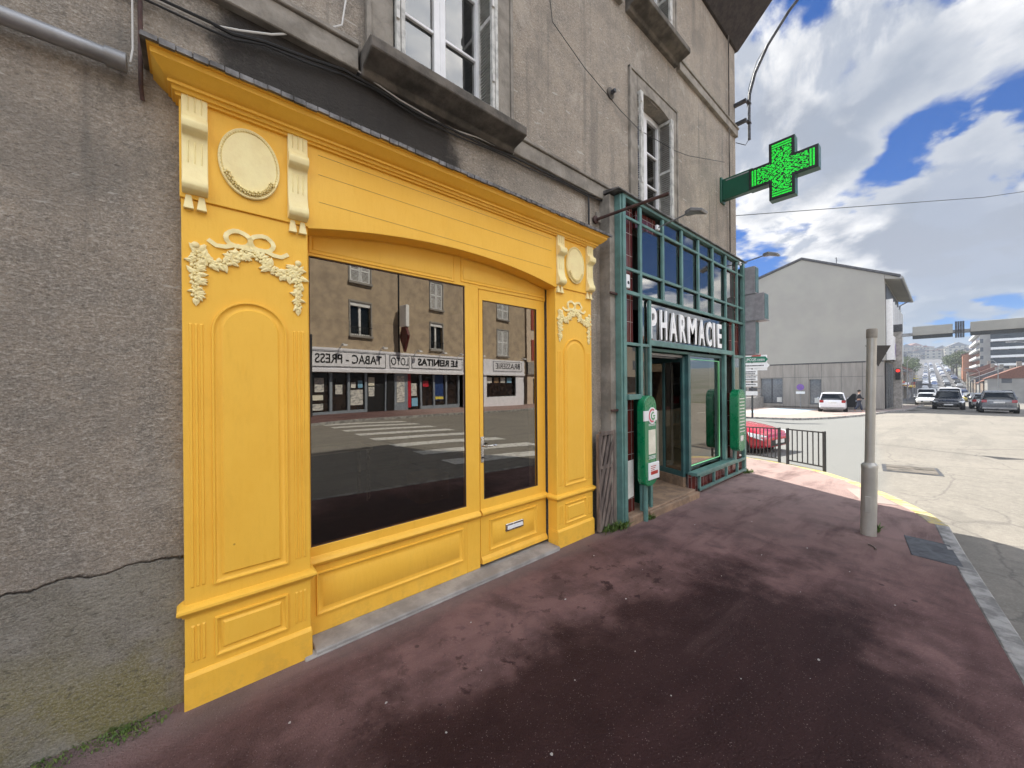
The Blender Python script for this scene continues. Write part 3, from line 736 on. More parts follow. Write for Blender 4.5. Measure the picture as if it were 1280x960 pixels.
def flower(m, x, z, r, y=None, n=5):
    y = YP if y is None else y
    for k in range(n):
        a = 2 * math.pi * k / n + r * 40; m.ball((x + r * .62 * math.cos(a), y - .006 - .003 * (k % 2), z + r * .62 * math.sin(a)), (r * .40, .010, r * .40), 1)
    m.ball((x, y - .012, z), (r * .26, .012, r * .26), 1)
def garland(x0, parent):
    rnd = random.Random(5); cx = x0 + .29
    m = MB()
    def run(pts, r, n):
        L = [0]
        for a, b in zip(pts, pts[1:]): L.append(L[-1] + math.dist(a, b))
        for k in range(n):
            t = L[-1] * k / (n - 1); i = max(j for j in range(len(pts)) if L[j] <= t + 1e-9); i = min(i, len(pts) - 2)
            f = (t - L[i]) / (L[i + 1] - L[i]); x = pts[i][0] + (pts[i + 1][0] - pts[i][0]) * f; z = pts[i][1] + (pts[i + 1][1] - pts[i][1]) * f
            rr = r * rnd.uniform(.75, 1.15); flower(m, x, z, rr * 1.08)
            for _ in range(4): leaf(m, (x, z), rnd.uniform(0, 6.28), rr * 1.9, rr * .9, .012)
    zt = 2.31
    for s in (-1, 1):
        run([(cx + s * .02, 2.395), (cx + s * .08, 2.345), (cx + s * .14, 2.30), (cx + s * .19, 2.31), (cx + s * .225, 2.35)], .027, 9)
        run([(cx + s * .235, 2.335), (cx + s * .238, 2.27), (cx + s * .235, 2.20)], .027, 5)
        run([(cx + s * .235, 2.17), (cx + s * .234, 2.13)], .021, 3)
        leaf(m, (cx + s * .234, 2.12), -math.pi / 2, .05, .03)
        m.ball((cx + s * .235, YP - .012, 2.385), (.018, .012, .018), 2)
    g1 = m.build('garland', 'cream_paint', parent)
    # ribbon bow
    m = MB()
    def ribbon(pts, w):
        A = []
        for i, (x, z) in enumerate(pts):
            a, b = pts[max(i - 1, 0)], pts[min(i + 1, len(pts) - 1)]; d = Vector((b[0] - a[0], b[1] - a[1])).normalized(); n = Vector((-d.y, d.x)) * w / 2
            y = YP - .010 - .006 * math.sin(i * 1.7)
            A.append([(x + n.x, y, z + n.y), (x - n.x, y, z - n.y), (x - n.x, YP, z - n.y), (x + n.x, YP, z + n.y)])
        m.rings(A, True, (True, True))
    for s in (-1, 1):
        loop = [(cx + s * (.055 - .055 * math.cos(t)), 2.455 + .042 * math.sin(t) - s * 0) for t in [math.pi * 2 * k / 16 for k in range(17)]]
        ribbon([(x, z + .006) for x, z in loop], .023)
        ribbon([(cx + s * .07, 2.425), (cx + s * .11, 2.405), (cx + s * .15, 2.405), (cx + s * .185, 2.43)], .022)
    ribbon([(cx - .06, 2.425), (cx, 2.410), (cx + .06, 2.425)], .02)
    m.build('ribbon_bow', 'cream_paint', parent, smooth=True)
for ip, (a, b) in enumerate(PX):
    pil = MB().box(a, b, YP, 2.665, .17, 2.62).build('pilaster', 'yellow_paint', sf, bevel=.004)
    m = MB(); m.box(a - .004, b + .004, YL, 2.664, -.05, .163); m.prism([(YL, .160), (YP - .002, .178), (2.66, .178), (2.66, .160)], 'x', a - .003, b + .003); m.build('plinth', 'yellow_paint', pil, bevel=.004)
    # moulded ledge
    m = MB(); o2 = .028
    def ring(e, z): return [(a - e, YP - e, z), (b + e, YP - e, z), (b + e, 2.663, z), (a - e, 2.663, z)]
    m.rings([ring(.0, .462), ring(.008, .466), ring(.012, .478), ring(.026, .488), ring(.032, .498), ring(.030, .510), ring(.012, .524), ring(0, .53)], True, (True, True))
    m.build('ledge', 'yellow_paint', pil, smooth=True)
    raised(lambda d, a=a, b=b: arch_pts(a + .115, b - .115, .60, 2.12, d), YP, 'arched_panel', pil, wide=.8, h=.013)
    raised(lambda d, a=a, b=b: rect_pts(a + .12, b - .12, .215, .425, d), YP, 'lower_panel', pil, wide=.7, h=.013)
    m = MB()
    for s in (a + .032, a + .054, a + .076, b - .076, b - .054, b - .032):
        for z0, z1 in ((.225, .415), (.61, 1.98)):
            m.rings([[(s - .007, YP, z0), (s + .007, YP, z0), (s + .007, YP, z1), (s - .007, YP, z1)], [(s - .004, YP - .005, z0 + .008), (s + .004, YP - .005, z0 + .008), (s + .004, YP - .005, z1 - .008), (s - .004, YP - .005, z1 - .008)]], True, (False, True))
    m.build('fluting', 'yellow_paint', pil)
    garland(a, pil)
    console(a + .056, pil); console(b - .056, pil)
    # oval medallion
    cx, cz = (a + b) / 2, 2.885
    m = MB()
    def oval(r, y): return [(cx + .142 * r * math.cos(t), y, cz + .192 * r * math.sin(t)) for t in [2 * math.pi * k / 48 for k in range(48)]]
    m.rings([oval(1, YP - .014), oval(1, YP - .026), oval(.98, YP - .030), oval(.93, YP - .028), oval(.90, YP - .022), oval(.88, YP - .026), oval(.5, YP - .027)], True, (False, True))
    md = m.build('medallion', 'cream_paint', pil, smooth=True)
    m = MB()
    for k in range(64):
        t = 2 * math.pi * k / 64; m.ball((cx + .142 * .92 * math.cos(t), YP - .028, cz + .192 * .92 * math.sin(t)), .0042, 1)
    m.build('beading', 'cream_paint', md, smooth=True)
    m = MB()
    for k in range(13):
        t = math.pi * (1.17 + .66 * k / 12); flower(m, cx + .13 * .9 * math.cos(t), cz + .180 * .9 * math.sin(t), random.uniform(.011, .017), YP - .026)
    m.build('flower_spray', 'cream_paint', md, smooth=True)
# fascia with arched underside
AR = (1.115 ** 2 + .12 ** 2) / (2 * .12)
def arcz(x, zt=2.73, k=AR): return zt - (k - math.sqrt(k * k - (x - 1.65) ** 2))
m = MB(); pts = [(-.045, 3.17), (-.045, 2.62), (.54, 2.62)] + [(.54 + 2.22 * i / 24, arcz(.54 + 2.22 * i / 24)) for i in range(25)] + [(2.76, 2.62), (3.345, 2.62), (3.345, 3.17)]
m.prism(pts, 'y', YP - .012, 2.672); fa = m.build('fascia', 'yellow_paint', sf, bevel=.003)
m = MB()
for z in (2.79, 2.96, 3.08): m.box(.60, 2.70, YP - .0135, YP, z, z + .0012)
m.build('board_joint', 'weathered_wood', fa)
# cornice, mitred at both ends
prof = [(.0, 3.12), (.018, 3.122), (.020, 3.134), (.034, 3.136), (.040, 3.152), (.056, 3.153), (.058, 3.166), (.066, 3.168), (.082, 3.176), (.104, 3.190), (.124, 3.206), (.134, 3.212), (.136, 3.236), (.150, 3.238), (.152, 3.246)]
m = MB(); m.rings([[(-.045 - e * .72, YW + .0, z), (-.045 - e * .72, YP - .012 - e, z), (3.345 + e * .72, YP - .012 - e, z), (3.345 + e * .72, YW, z)] for e, z in prof], False, (False, False))
co = m.build('cornice', 'yellow_paint', sf, smooth=True)
m = MB(); m.prism([(2.365, 3.247), (2.362, 3.262), (2.60, 3.30), (2.61, 3.247)], 'x', -.175, 3.475)
for k in range(60): x = -.17 + k * .061; m.box(x, x + .056, 2.358 - random.uniform(0, .004), 2.372, 3.244 - random.uniform(0, .008), 3.265)
m.build('lead_flashing', 'flashing', co)
# recessed front: transom under the arch, window, door, stall riser
m = MB(); pts = [(.54, 2.495), (2.76, 2.495)] + [(2.76 - 2.22 * i / 24, arcz(2.76 - 2.22 * i / 24, 2.80)) for i in range(25)]
m.prism(pts, 'y', YR, YR + .045); tr = m.build('transom', 'yellow_paint', sf, bevel=.002)
def tympan(x0, x1, zb0, zb1, d):
    N = 12; return [(x0 + d, zb0 + d), (x1 - d, zb1 + d)] + [(x1 - d - (x1 - x0 - 2 * d) * i / N, arcz(x1 - d - (x1 - x0 - 2 * d) * i / N, 2.79) - d - .045) for i in range(N + 1)]
raised(lambda d: tympan(.575, 1.67, 2.512, 2.512, d), YR, 'transom_panel', tr, h=.007, k=.42)
raised(lambda d: tympan(1.735, 2.74, 2.525, 2.525, d), YR, 'transom_panel', tr, h=.007, k=.42)
winf = MB().box(.54, .575, YR + .001, YR + .05, .55, 2.5).box(1.775, 1.915, YR - .001, YR + .05, .03, 2.5).box(.54, 1.78, YR + .0005, YR + .05, .53, .60).build('shop_window', 'yellow_paint', sf, bevel=.004)
m = MB(); m.box(.575, 1.775, YR + .012, YR + .018, .60, 2.49); m.build('pane', 'shop_glass', winf)
m = MB()
for q in ((.575, .580, .60, 2.49), (1.770, 1.775, .60, 2.49)): m.box(q[0], q[1], YR + .004, YR + .011, q[2], q[3])
m.box(.580, 1.770, YR + .004, YR + .011, .60, .604); m.box(.580, 1.770, YR + .004, YR + .011, 2.486, 2.49)
m.build('glazing_bead', 'rusty', winf)
m = MB(); m.box(.54, 1.775, YR, YR + .05, .03, .53); rs = m.build('stall_riser', 'yellow_paint', sf, bevel=.003)
raised(lambda d: rect_pts(.60, 1.74, .15, .43, d), YR, 'riser_panel', rs, h=.012, wide=.9)
m = MB(); m.prism([(YR, .470), (YR - .012, .476), (YR - .03, .490), (YR - .036, .505), (YR - .030, .520), (YR - .008, .532), (YR, .54)], 'x', .541, 1.905); m.build('ledge', 'yellow_paint', rs, smooth=True)
dx0, dx1 = 1.925, 2.755
door = MB().box(dx0, 1.968, YR + .008, YR + .05, .055, 2.50).box(2.640, dx1, YR + .008, YR + .05, .055, 2.50).box(dx0, dx1, YR + .0085, YR + .05, .055, .622).box(dx0, dx1, YR + .0085, YR + .05, 2.40, 2.505).build('door', 'yellow_paint', sf, bevel=.004)
m = MB(); m.box(1.968, 2.640, YR + .018, YR + .024, .622, 2.40); m.build('pane', 'shop_glass', door)
m = MB()
for a, b, c, d in ((1.968, 1.973, .622, 2.40), (2.635, 2.64, .622, 2.40), (1.973, 2.635, .622, .626), (1.973, 2.635, 2.396, 2.40)): m.box(a, b, YR + .010, YR + .017, c, d)
m.build('glazing_bead', 'rusty', door)
raised(lambda d: rect_pts(2.02, 2.62, .15, .43, d), YR + .0085, 'door_panel', door, h=.012, wide=.9)
m = MB(); m.prism([(YR + .008, .470), (YR - .008, .478), (YR - .026, .492), (YR - .030, .505), (YR - .026, .518), (YR - .004, .532), (YR + .008, .54)], 'x', 1.925, 2.757); m.build('ledge', 'yellow_paint', door, smooth=True)
m = MB(); m.prism([(YR + .006, .055), (YR - .022, .062), (YR - .016, .09), (YR + .006, .12)], 'x', 1.93, 2.75); m.build('weather_bar', 'yellow_paint', door, bevel=.002)
m = MB(); m.box(1.932, 1.964, YR - .002, YR + .01, .955, 1.185); h1 = m.build('lock_plate', 'steel', door, bevel=.003)
m = MB(); m.tube([(1.948, YR, 1.105), (1.948, YR - .045, 1.105), (1.96, YR - .052, 1.105), (2.065, YR - .052, 1.105)], .0085, 8); m.build('handle', 'steel', h1, smooth=True)
m = MB(); m.lathe((1.948, YR - .002, 1.0), [(.009, .0), (.009, -.008), (.007, -.010)], 12, 'y'); m.build('keyhole', 'black', h1)
m = MB(); m.box(2.20, 2.42, YR - .016, YR + .004, .275, .345); lb = m.build('letterbox', 'steel', door, bevel=.004)
m = MB(); m.prism([(YR - .017, .29), (YR - .026, .296), (YR - .020, .328), (YR - .017, .328)], 'x', 2.215, 2.405); m.build('flap', 'white_plastic', lb, bevel=.001)
# stone threshold under the shopfront
m = MB(); m.box(.56, 2.76, 2.50, 2.80, -.1, .03); m.prism([(2.49, 0), (2.50, .012), (2.56, .02), (2.56, -.05)], 'x', .50, 2.75)
m.build('threshold', 'light_stone', sf, bevel=.006)
# stock and boxes left inside the empty shop
m = MB(); m.box(0, .9, 0, .5, .72, .75); t = thing('table', 'bare table standing inside the empty yellow shop', 'table', (1.0, 5.2, .04), local=True); m.build('tabletop', 'white_plastic', t, bevel=.004)
for xx in (.03, .83):
    for yy in (.03, .43): MB().box(xx, xx + .04, yy, yy + .04, 0, .72).build('leg', 'steel', t)
m = MB(); m.box(2.3, 2.75, 4.6, 5.0, .04, .40); m.build('cardboard_box', 'cardboard', loc=(2.5, 4.8, .04), label='closed cardboard box on the floor inside the yellow shop', category='box', bevel=.004)

# ---------------------------------------------------------------- pharmacy front
ph = thing('pharmacy_shopfront', 'teal metal framed pharmacy front with red tiles and white lettering board', 'shopfront', (5.7, 2.5, 0))
F0, F1 = 2.385, 2.42
def member(m, x0, x1, z0, z1, y0=F0, y1=F1): m.box(x0, x1, y0, y1, z0, z1)
m = MB()
member(m, 3.73, 3.79, -.05, 3.82, F0 - .004, F1 + .02)
member(m, 4.095, 4.145, -.05, 3.77); member(m, 3.699, 3.7295, -.05, 3.81, F0 + .012, F1 + .06)
member(m, 4.30, 4.350, -.05, 2.675)
for x in (4.62, 5.155, 5.69, 6.215, 6.75, 7.27): member(m, x + .027, x + .075, 2.70, 3.775)
member(m, 7.11, 7.16, .28, 2.665); member(m, 7.60, 7.68, .02, 3.82, F0 - .004, F1 + .02)
member(m, 6.79, 6.87, .34, 2.66, F0 + .03, F1 + .05)
member(m, 3.79, 7.60, 3.782, 3.82, F0 - .006, F1 + .02)
for z0, z1 in ((3.557, 3.59), (2.963, 2.998), (2.685, 2.728)): member(m, 3.79, 7.60, z0, z1, F0 + .004, F1 - .004)
member(m, 3.79, 4.30, 2.09, 2.125, F0 + .004, F1 - .004); member(m, 4.35, 7.11, 2.115, 2.185, F0 + .004, F1 - .004)
member(m, 3.79, 4.062, 1.455, 1.515, F0 - .03, F1 - .004)
member(m, 5.50, 7.08, .29, .335, F0 - .05, F1 + .05)
member(m, 7.155, 7.60, 1.46, 1.51, F0 + .004, F1 - .004); member(m, 7.155, 7.60, 2.08, 2.125, F0 + .004, F1 - .004)
member(m, 5.66, 7.60, .045, .085, F0 - .02, F1 - .02); member(m, 5.66, 7.60, .245, .288, F0 - .02, F1 - .02)
for x in (5.66, 6.19, 6.70, 7.19): member(m, x, x + .04, .05, .28, F0 - .0215, F1 - .018)
member(m, 7.19, 7.235, .28, 1.47, F0 + .006, F1)
m.build('frame', 'teal_paint', ph, bevel=.004)
m = MB(); m.prism([(2.35, 3.822), (2.35, 3.835), (2.62, 3.875), (2.62, 3.822)], 'x', 3.60, 7.72); m.build('top_flashing', 'flashing', ph, bevel=.002)
m = MB(); m.box(3.60, 3.698, 2.47, 2.62, -.05, 3.80); m.build('side_pier', 'cement', ph, bevel=.004)
# tiled fields
m = MB()
for a, b, c, d in ((3.79, 4.062, 2.12, 3.77), (3.79, 4.062, -.05, 1.46), (4.145, 4.62, 3.56, 3.77), (7.155, 7.60, 2.1, 3.77), (7.155, 7.60, -.05, 1.46), (5.50, 7.62, -.2, .30)):
    y = 2.47 if b - a < 1 else 2.43; MB().box(a, b, y, y + .04, c, d).build('tiled_panel', 'red_tile', ph)
def pane(a, b, c, d, y=2.425, mat='pharmacy_glass', name='pane'):
    m = MB(); m.box(a, b, y, y + .006, c, d); return m.build(name, mat, ph)
XS = [4.145, 4.695, 5.23, 5.765, 6.29, 6.825]; XE = [4.62, 5.155, 5.69, 6.215, 6.75, 7.27]
for i, (a, b) in enumerate(zip(XS, XE)):
    for c, d in ((2.728, 2.945), (2.998, 3.54), (3.59, 3.77)):
        if i == 0 and c > 3.5: continue
        pane(a, b, c, d)
pane(3.79, 4.062, 1.515, 2.078); pane(4.145, 4.262, 1.5, 2.078); pane(4.145, 4.262, 2.125, 2.665); pane(7.155, 7.60, 1.51, 2.08); pane(4.145, 4.262, .05, 1.5)
pane(4.35, 7.08, 2.185, 2.665, 2.452, 'shop_glass')
m = MB(); m.box(4.35, 7.08, 2.56, 2.57, 2.185, 2.665); m.build('sign_backing', 'interior_dark', ph)
m = MB(); m.box(4.1, 7.1, 2.90, 2.92, 2.7, 3.8); m.build('inner_ceiling_panel', 'interior_dark', ph)
# display window with a green light line
pane(5.60, 6.79, .345, 2.05, 2.50, name='display_pane')
m = MB(); m.box(5.53, 5.60, 2.46, 2.53, .30, 2.095); m.box(6.79, 6.87, 2.50, 2.53, .30, 2.095); m.box(5.60, 6.79, 2.46, 2.53, 2.05, 2.094); m.build('display_frame', 'teal_dark', ph, bevel=.003)
m = MB(); m.tube([(5.64, 2.49, .40), (5.64, 2.49, 2.0), (6.74, 2.49, 2.0), (6.74, 2.49, .40), (5.64, 2.49, .40)], .0065, 6); m.build('light_line', 'neon_green', ph, smooth=True)
# recessed entrance with sliding door
m = MB(); m.box(4.30, 4.35, 2.445, 3.3, .12, 2.1); m.box(4.35, 5.53, 2.445, 3.3, 2.06, 2.094); m.build('entrance_reveal', 'green_metal', ph)
m = MB(); m.box(4.352, 5.50, 2.60, 2.64, 2.00, 2.058); m.box(4.352, 5.50, 2.53, 2.60, 2.015, 2.05); m.build('door_header', 'zinc', ph, bevel=.003)
m = MB(); m.prism([(3.79, 2.36), (3.80, 3.3), (5.80, 3.3), (5.50, 2.36)], 'z', -.15, .105); m.prism([(4.2, 2.36), (4.2, 2.33), (5.50, 2.30), (5.50, 2.36)], 'z', -.15, .085); m.build('entrance_step', 'tan_step', ph, bevel=.008)
m = MB(); m.box(4.36, 5.90, 3.30, 3.6, .10, .25); st = m.build('inner_step', 'tan_step', ph, bevel=.005)
def diag(m, t0, t1, z0, z1, o0, o1):
    # slab along the splayed right-hand side of the recess
    a = Vector((5.50, 2.52)); b = Vector((5.74, 3.25)); d = (b - a); n = Vector((-d.y, d.x)).normalized() * -1
    p = [a + d * t0 + n * o0, a + d * t1 + n * o0, a + d * t1 + n * o1, a + d * t0 + n * o1]
    m.prism([(q.x, q.y) for q in p], 'z', z0, z1)
m = MB(); diag(m, 0, 1, -.1, .25, -.02, .04); m.build('recess_plinth', 'tan_step', ph, bevel=.004)
m = MB(); diag(m, 0, .06, .25, 2.03, -.015, .03); diag(m, .94, 1, .25, 2.03, -.015, .03); diag(m, .48, .54, .25, 2.03, -.01, .028); diag(m, .06, .94, .251, .33, -.012, .026); diag(m, .06, .94, 1.96, 2.03, -.012, .026)
sdr = m.build('side_door', 'teal_dark', ph, bevel=.003)
m = MB(); diag(m, .06, .94, .33, 1.96, .004, .010); m.build('pane', 'shop_glass', sdr)
m = MB(); m.box(5.85, 6.6, 2.75, 3.2, .20, .30); m.build('window_bottom', 'paper', ph)
for a, b in ((4.37, 4.85), (5.25, 5.72)):
    fr = MB(); fr.box(a, a + .035, 3.32, 3.36, .25, 2.05); fr.box(b - .035, b, 3.32, 3.36, .25, 2.05); fr.box(a, b, 3.321, 3.359, 1.98, 2.05); fr.box(a, b, 3.321, 3.359, .25, .33)
    d = fr.build('sliding_door', 'zinc', ph, bevel=.003)
    m = MB(); m.box(a + .035, b - .035, 3.338, 3.344, .33, 1.98); m.build('pane', 'pharmacy_glass', d)
for k, (a, z) in enumerate(((5.9, .6), (6.1, 1.15))): pass
m = MB(); m.box(5.56, 6.84, 3.0, 3.04, .2, 1.2); m.build('display_back', 'cream_paper', ph)
shf = thing('shelving', 'tall dark shelving with small boxes inside the pharmacy entrance', 'shelf', (5.2, 5.4, .16), local=True)
MB().box(-1.2, -1.15, -.2, .2, 0, 2.1).build('side_panel', 'pvc_white', shf); MB().box(1.15, 1.2, -.2, .2, 0, 2.1).build('side_panel', 'pvc_white', shf)
for k in range(5):
    s = MB().box(-1.15, 1.15, -.2, .2, .1 + k * .45, .13 + k * .45).build('shelf', 'pvc_white', shf)
    m = MB(); x = -1.1
    while x < 1.0: w = random.uniform(.08, .2); m.box(x, x + w - .01, -.15, .1, .131 + k * .45, .131 + k * .45 + random.uniform(.12, .3)); x += w
    m.build('packets', ('poster_mix', 'poster_lightblue', 'poster_red')[k % 3], s)

# lettering PHARMACIE, one letter each
ps = thing('shop_sign', 'tall white capital letters reading PHARMACIE over the pharmacy door', 'shop sign', (5.5, 2.42, 2.2))
for c, x0, x1 in (('P', 4.388, 4.545), ('H', 4.658, 4.815), ('A', 4.91, 5.105), ('R', 5.205, 5.375), ('M', 5.459, 5.72), ('A', 5.825, 6.015), ('C', 6.11, 6.275), ('I', 6.365, 6.41), ('E', 6.531, 6.68)):
    text('letter', c, 'lit_white', ps, (x0 - .008, 2.432, 2.215), (1, 0, 0), (0, 0, 1), x1 - x0 + .016, .39, .022, bold=.02)

# green wall cabinets
def pill(x0, x1, z0, z1, n=8):
    r = (x1 - x0) / 2 * .9; p = []
    for k in range(n + 1): a = math.pi * k / n; p.append(((x0 + x1) / 2 + (x1 - x0) / 2 * math.cos(a), z1 - r + r * math.sin(a)))
    for k in range(n + 1): a = math.pi + math.pi * k / n; p.append(((x0 + x1) / 2 + (x1 - x0) / 2 * math.cos(a), z0 + r * .6 + r * .6 * math.sin(a)))
    return p
cb = thing('vending_cabinet', 'rounded green wall cabinet with a round white emblem beside the pharmacy door', 'cabinet', (4.1, 2.35, .42))
m = MB(); m.prism(pill(3.985, 4.27, .42, 1.50), 'y', 2.285, 2.383); m.build('body', 'green_plastic', cb, bevel=.012, seg=3, smooth=True)
m = MB(); m.box(3.983, 4.272, 2.2815, 2.30, 1.20, 1.32); m.build('emblem_band', 'white_plastic', cb, bevel=.002)
m = MB(); m.lathe((4.155, 2.278, 1.26), [(.098, .006), (.098, 0), (.001, 0)], 28, 'y'); em = m.build('emblem', 'white_plastic', cb)
def ringseg(m, c, r0, r1, a0, a1, y, n=16):
    A = []
    for k in range(n + 1): a = R(a0 + (a1 - a0) * k / n); A.append([(c[0] + r0 * math.cos(a), y, c[1] + r0 * math.sin(a)), (c[0] + r1 * math.cos(a), y, c[1] + r1 * math.sin(a)), (c[0] + r1 * math.cos(a), y + .002, c[1] + r1 * math.sin(a)), (c[0] + r0 * math.cos(a), y + .002, c[1] + r0 * math.sin(a))])
    m.rings(A, True, (True, True))
m = MB(); ringseg(m, (4.155, 1.26), .062, .082, 60, 290, 2.2755); m.build('emblem_ring', 'pink', em)
m = MB(); ringseg(m, (4.170, 1.255), .032, .048, 70, 330, 2.2750); m.box(4.17, 4.215, 2.2748, 2.277, 1.248, 1.262); m.build('emblem_letter', 'leaf_green', em)
m = MB(); m.box(4.075, 4.235, 2.281, 2.30, .80, 1.09); m.build('price_panel', 'cream_paper', cb, bevel=.002)
m = MB(); m.box(4.06, 4.30, 2.272, 2.30, .50, .70); nt = m.build('slot_panel', 'white_plastic', cb, bevel=.004)
m = MB()
for k in range(3): m.box(4.10, 4.22 - .02 * k, 2.2705, 2.273, .655 - k * .022, .663 - k * .022)
m.box(4.10, 4.26, 2.2700, 2.273, .56, .60); m.build('printed_lines', 'sign_red', nt)
m = MB()
for z in (1.155, 1.14, .775, .76, .745): m.box(4.08, 4.23, 2.2825, 2.286, z, z + .006)
m.build('printed_lines', 'white_plastic', cb)
m = MB(); m.tube([(4.10, 2.345, .44), (4.10, 2.345, -.02)], .03, 8); m.build('support_tube', 'teal_paint', cb)
cb2 = thing('vending_cabinet', 'narrow green wall cabinet with lists of white print at the far end of the pharmacy', 'cabinet', (7.0, 2.33, .48))
m = MB(); m.prism(pill(6.86, 7.20, .48, 1.53), 'y', 2.24, 2.375); m.build('body', 'green_plastic', cb2, bevel=.012, seg=3, smooth=True)
m = MB()
for k in range(11): m.box(6.92, 7.14, 2.236, 2.241, 1.36 - k * .055, 1.375 - k * .055)
m.box(6.95, 7.08, 2.236, 2.241, .66, .75); m.build('printed_lines', 'paper', cb2)
m = MB(); m.prism([(3.80, .33), (3.83, .27), (4.02, .29), (4.02, .73), (3.81, .72)], 'y', 2.452, 2.455)
nt = m.build('paper_notice', 'paper', loc=(3.9, 2.45, .3), label='torn white paper notice taped over the red tiles beside the green cabinet', category='notice')
m = MB(); m.box(3.87, 3.97, 2.449, 2.4515, .60, .625); m.box(3.87, 3.99, 2.449, 2.4515, .52, .53); m.build('printed_lines', 'zinc', nt)
ab = thing('alarm_box', 'small white box with a dark oval button on the upper red tiles', 'alarm box', (3.85, 2.44, 2.75))
m = MB(); m.box(3.80, 3.90, 2.40, 2.468, 2.755, 2.92); m.build('case', 'white_plastic', ab, bevel=.01)
m = MB(); m.lathe((3.86, 2.398, 2.82), [(.02, .004), (.02, 0), (.001, 0)], 14, 'y'); m.build('button', 'black', ab)

# stepped light boxes at the far end
for k, (z0, z1, y0, x1) in enumerate(((3.25, 3.74, 2.22, 7.86), (2.76, 3.24, 2.08, 7.90), (2.15, 2.75, 2.22, 7.86))):
    t = thing('light_box', ['top one of three grey and teal box signs stacked at the pharmacy corner', 'middle and most projecting of the three box signs at the pharmacy corner', 'lowest of the three box signs at the pharmacy corner'][k], 'box sign', (7.8, 2.4, z0), group='box signs stacked at the pharmacy corner')
    m = MB(); m.box(7.685, x1, y0, 2.60, z0, z1); b = m.build('case', 'old_shutter', t, bevel=.006)
    m = MB(); m.box(7.69, x1 - .002, y0 - .006, y0 + .002, z0 + .02, z1 - .02); m.build('face', 'teal_dark', t)
    m = MB(); m.box(7.67, x1 + .015, y0 - .018, 2.60, z0 - .012, z0 + .0); m.build('rim', 'zinc', t)

# spotlights on arms
def spot(x, z, label):
    t = thing('spotlight', label, 'spotlight', (x, 2.39, z), group='arm spotlights over the pharmacy front', local=True)
    m = MB(); m.box(-.035, .035, -.03, .0, -.03, .03); m.build('bracket', 'white_plastic', t, bevel=.004)
    m = MB(); m.tube([(0, -.02, 0), (0, -.40, .05)], .010, 8); m.build('arm', 'zinc', t, smooth=True)
    m = MB(); m.rings([[(-.03, -.37, .08), (.03, -.37, .08), (.03, -.37, .03), (-.03, -.37, .03)], [(-.075, -.46, .08), (.075, -.46, .08), (.075, -.46, .035), (-.075, -.46, .035)], [(-.075, -.60, .02), (.075, -.60, .02), (.075, -.585, -.01), (-.075, -.585, -.01)]], True, (True, True)); m.build('head', 'zinc', t, bevel=.006)
spot(4.50, 3.62, 'grey flat headed spotlight on an arm above the left part of the pharmacy front')
spot(7.42, 3.76, 'grey flat headed spotlight over the box signs at the pharmacy corner')
t = thing('bracket_rod', 'rusty iron rod sticking out of the wall between the two shops', 'bracket', (3.49, 2.6, 3.52))
m = MB(); m.tube([(3.50, 2.60, 3.515), (3.60, 1.78, 3.53)], .017, 8); m.build('rod', 'rusty', t)
m = MB(); m.lathe((3.50, 2.60, 3.515), [(.045, .0), (.045, -.02), (.02, -.03)], 12, 'y'); m.build('wall_plate', 'rusty', t)
m = MB(); m.box(3.52, 3.60, 2.585, 2.612, 3.50, 3.62); m.build('junction_box', 'cement', loc=(3.56, 2.6, 3.5), label='small grey junction box on the wall next to the rusty rod', category='junction box', bevel=.004)

# green cross
cr = thing('pharmacy_cross', 'lit green cross sign on a green bracket at the house corner', 'cross sign', (7.26, 2.6, 4.9))
m = MB(); m.box(7.20, 7.32, 2.10, 2.58, 4.90, 5.27); m.box(7.17, 7.35, 2.58, 2.615, 4.86, 5.31); m.build('bracket', 'green_metal', cr, bevel=.008)
def crossp(cy, cz, a, w, d): # half length a, half width w
    a, w = a - d, w - d
    return [(cy - w, cz - a), (cy + w, cz - a), (cy + w, cz - w), (cy + a, cz - w), (cy + a, cz + w), (cy + w, cz + w), (cy + w, cz + a), (cy - w, cz + a), (cy - w, cz + w), (cy - a, cz + w), (cy - a, cz - w), (cy - w, cz - w)]
CY, CZ, CA, CW = 1.69, 5.07, .465, .175
m = MB(); m.prism([(y, z) for y, z in crossp(CY, CZ, CA, CW, 0)], 'x', 7.18, 7.34); m.build('case', 'green_metal', cr, bevel=.006)
m = MB(); m.prism(crossp(CY, CZ, CA, CW, .006), 'x', 7.176, 7.3445); m.build('face', 'black', cr)
def ledm(m, x):
    st = .0125; n = int(CA / st)
    for i in range(-n, n + 1):
        for j in range(-n, n + 1):
            y, z = i * st, j * st; d = .045
            if not ((abs(y) < CA - d and abs(z) < CW - d) or (abs(z) < CA - d and abs(y) < CW - d)): continue
            e = max(abs(y), abs(z))
            if .345 < e < .362 : continue
            if .385 < e < .40: continue
            if e < .35 and (random.random() < .22 or math.sin(y * 60 + 3 * math.sin(z * 50)) > .72): continue
            h = .0048
            m.face([(x, CY + y - h, CZ + z - h), (x, CY + y + h, CZ + z - h), (x, CY + y + h, CZ + z + h), (x, CY + y - h, CZ + z + h)])
m = MB(); ledm(m, 7.1745); m.build('led_dots', 'led_green', cr)
m = MB(); m.box(7.198, 7.2, 2.15, 2.52, 5.22, 5.24); m.build('highlight_strip', 'zinc', cr)

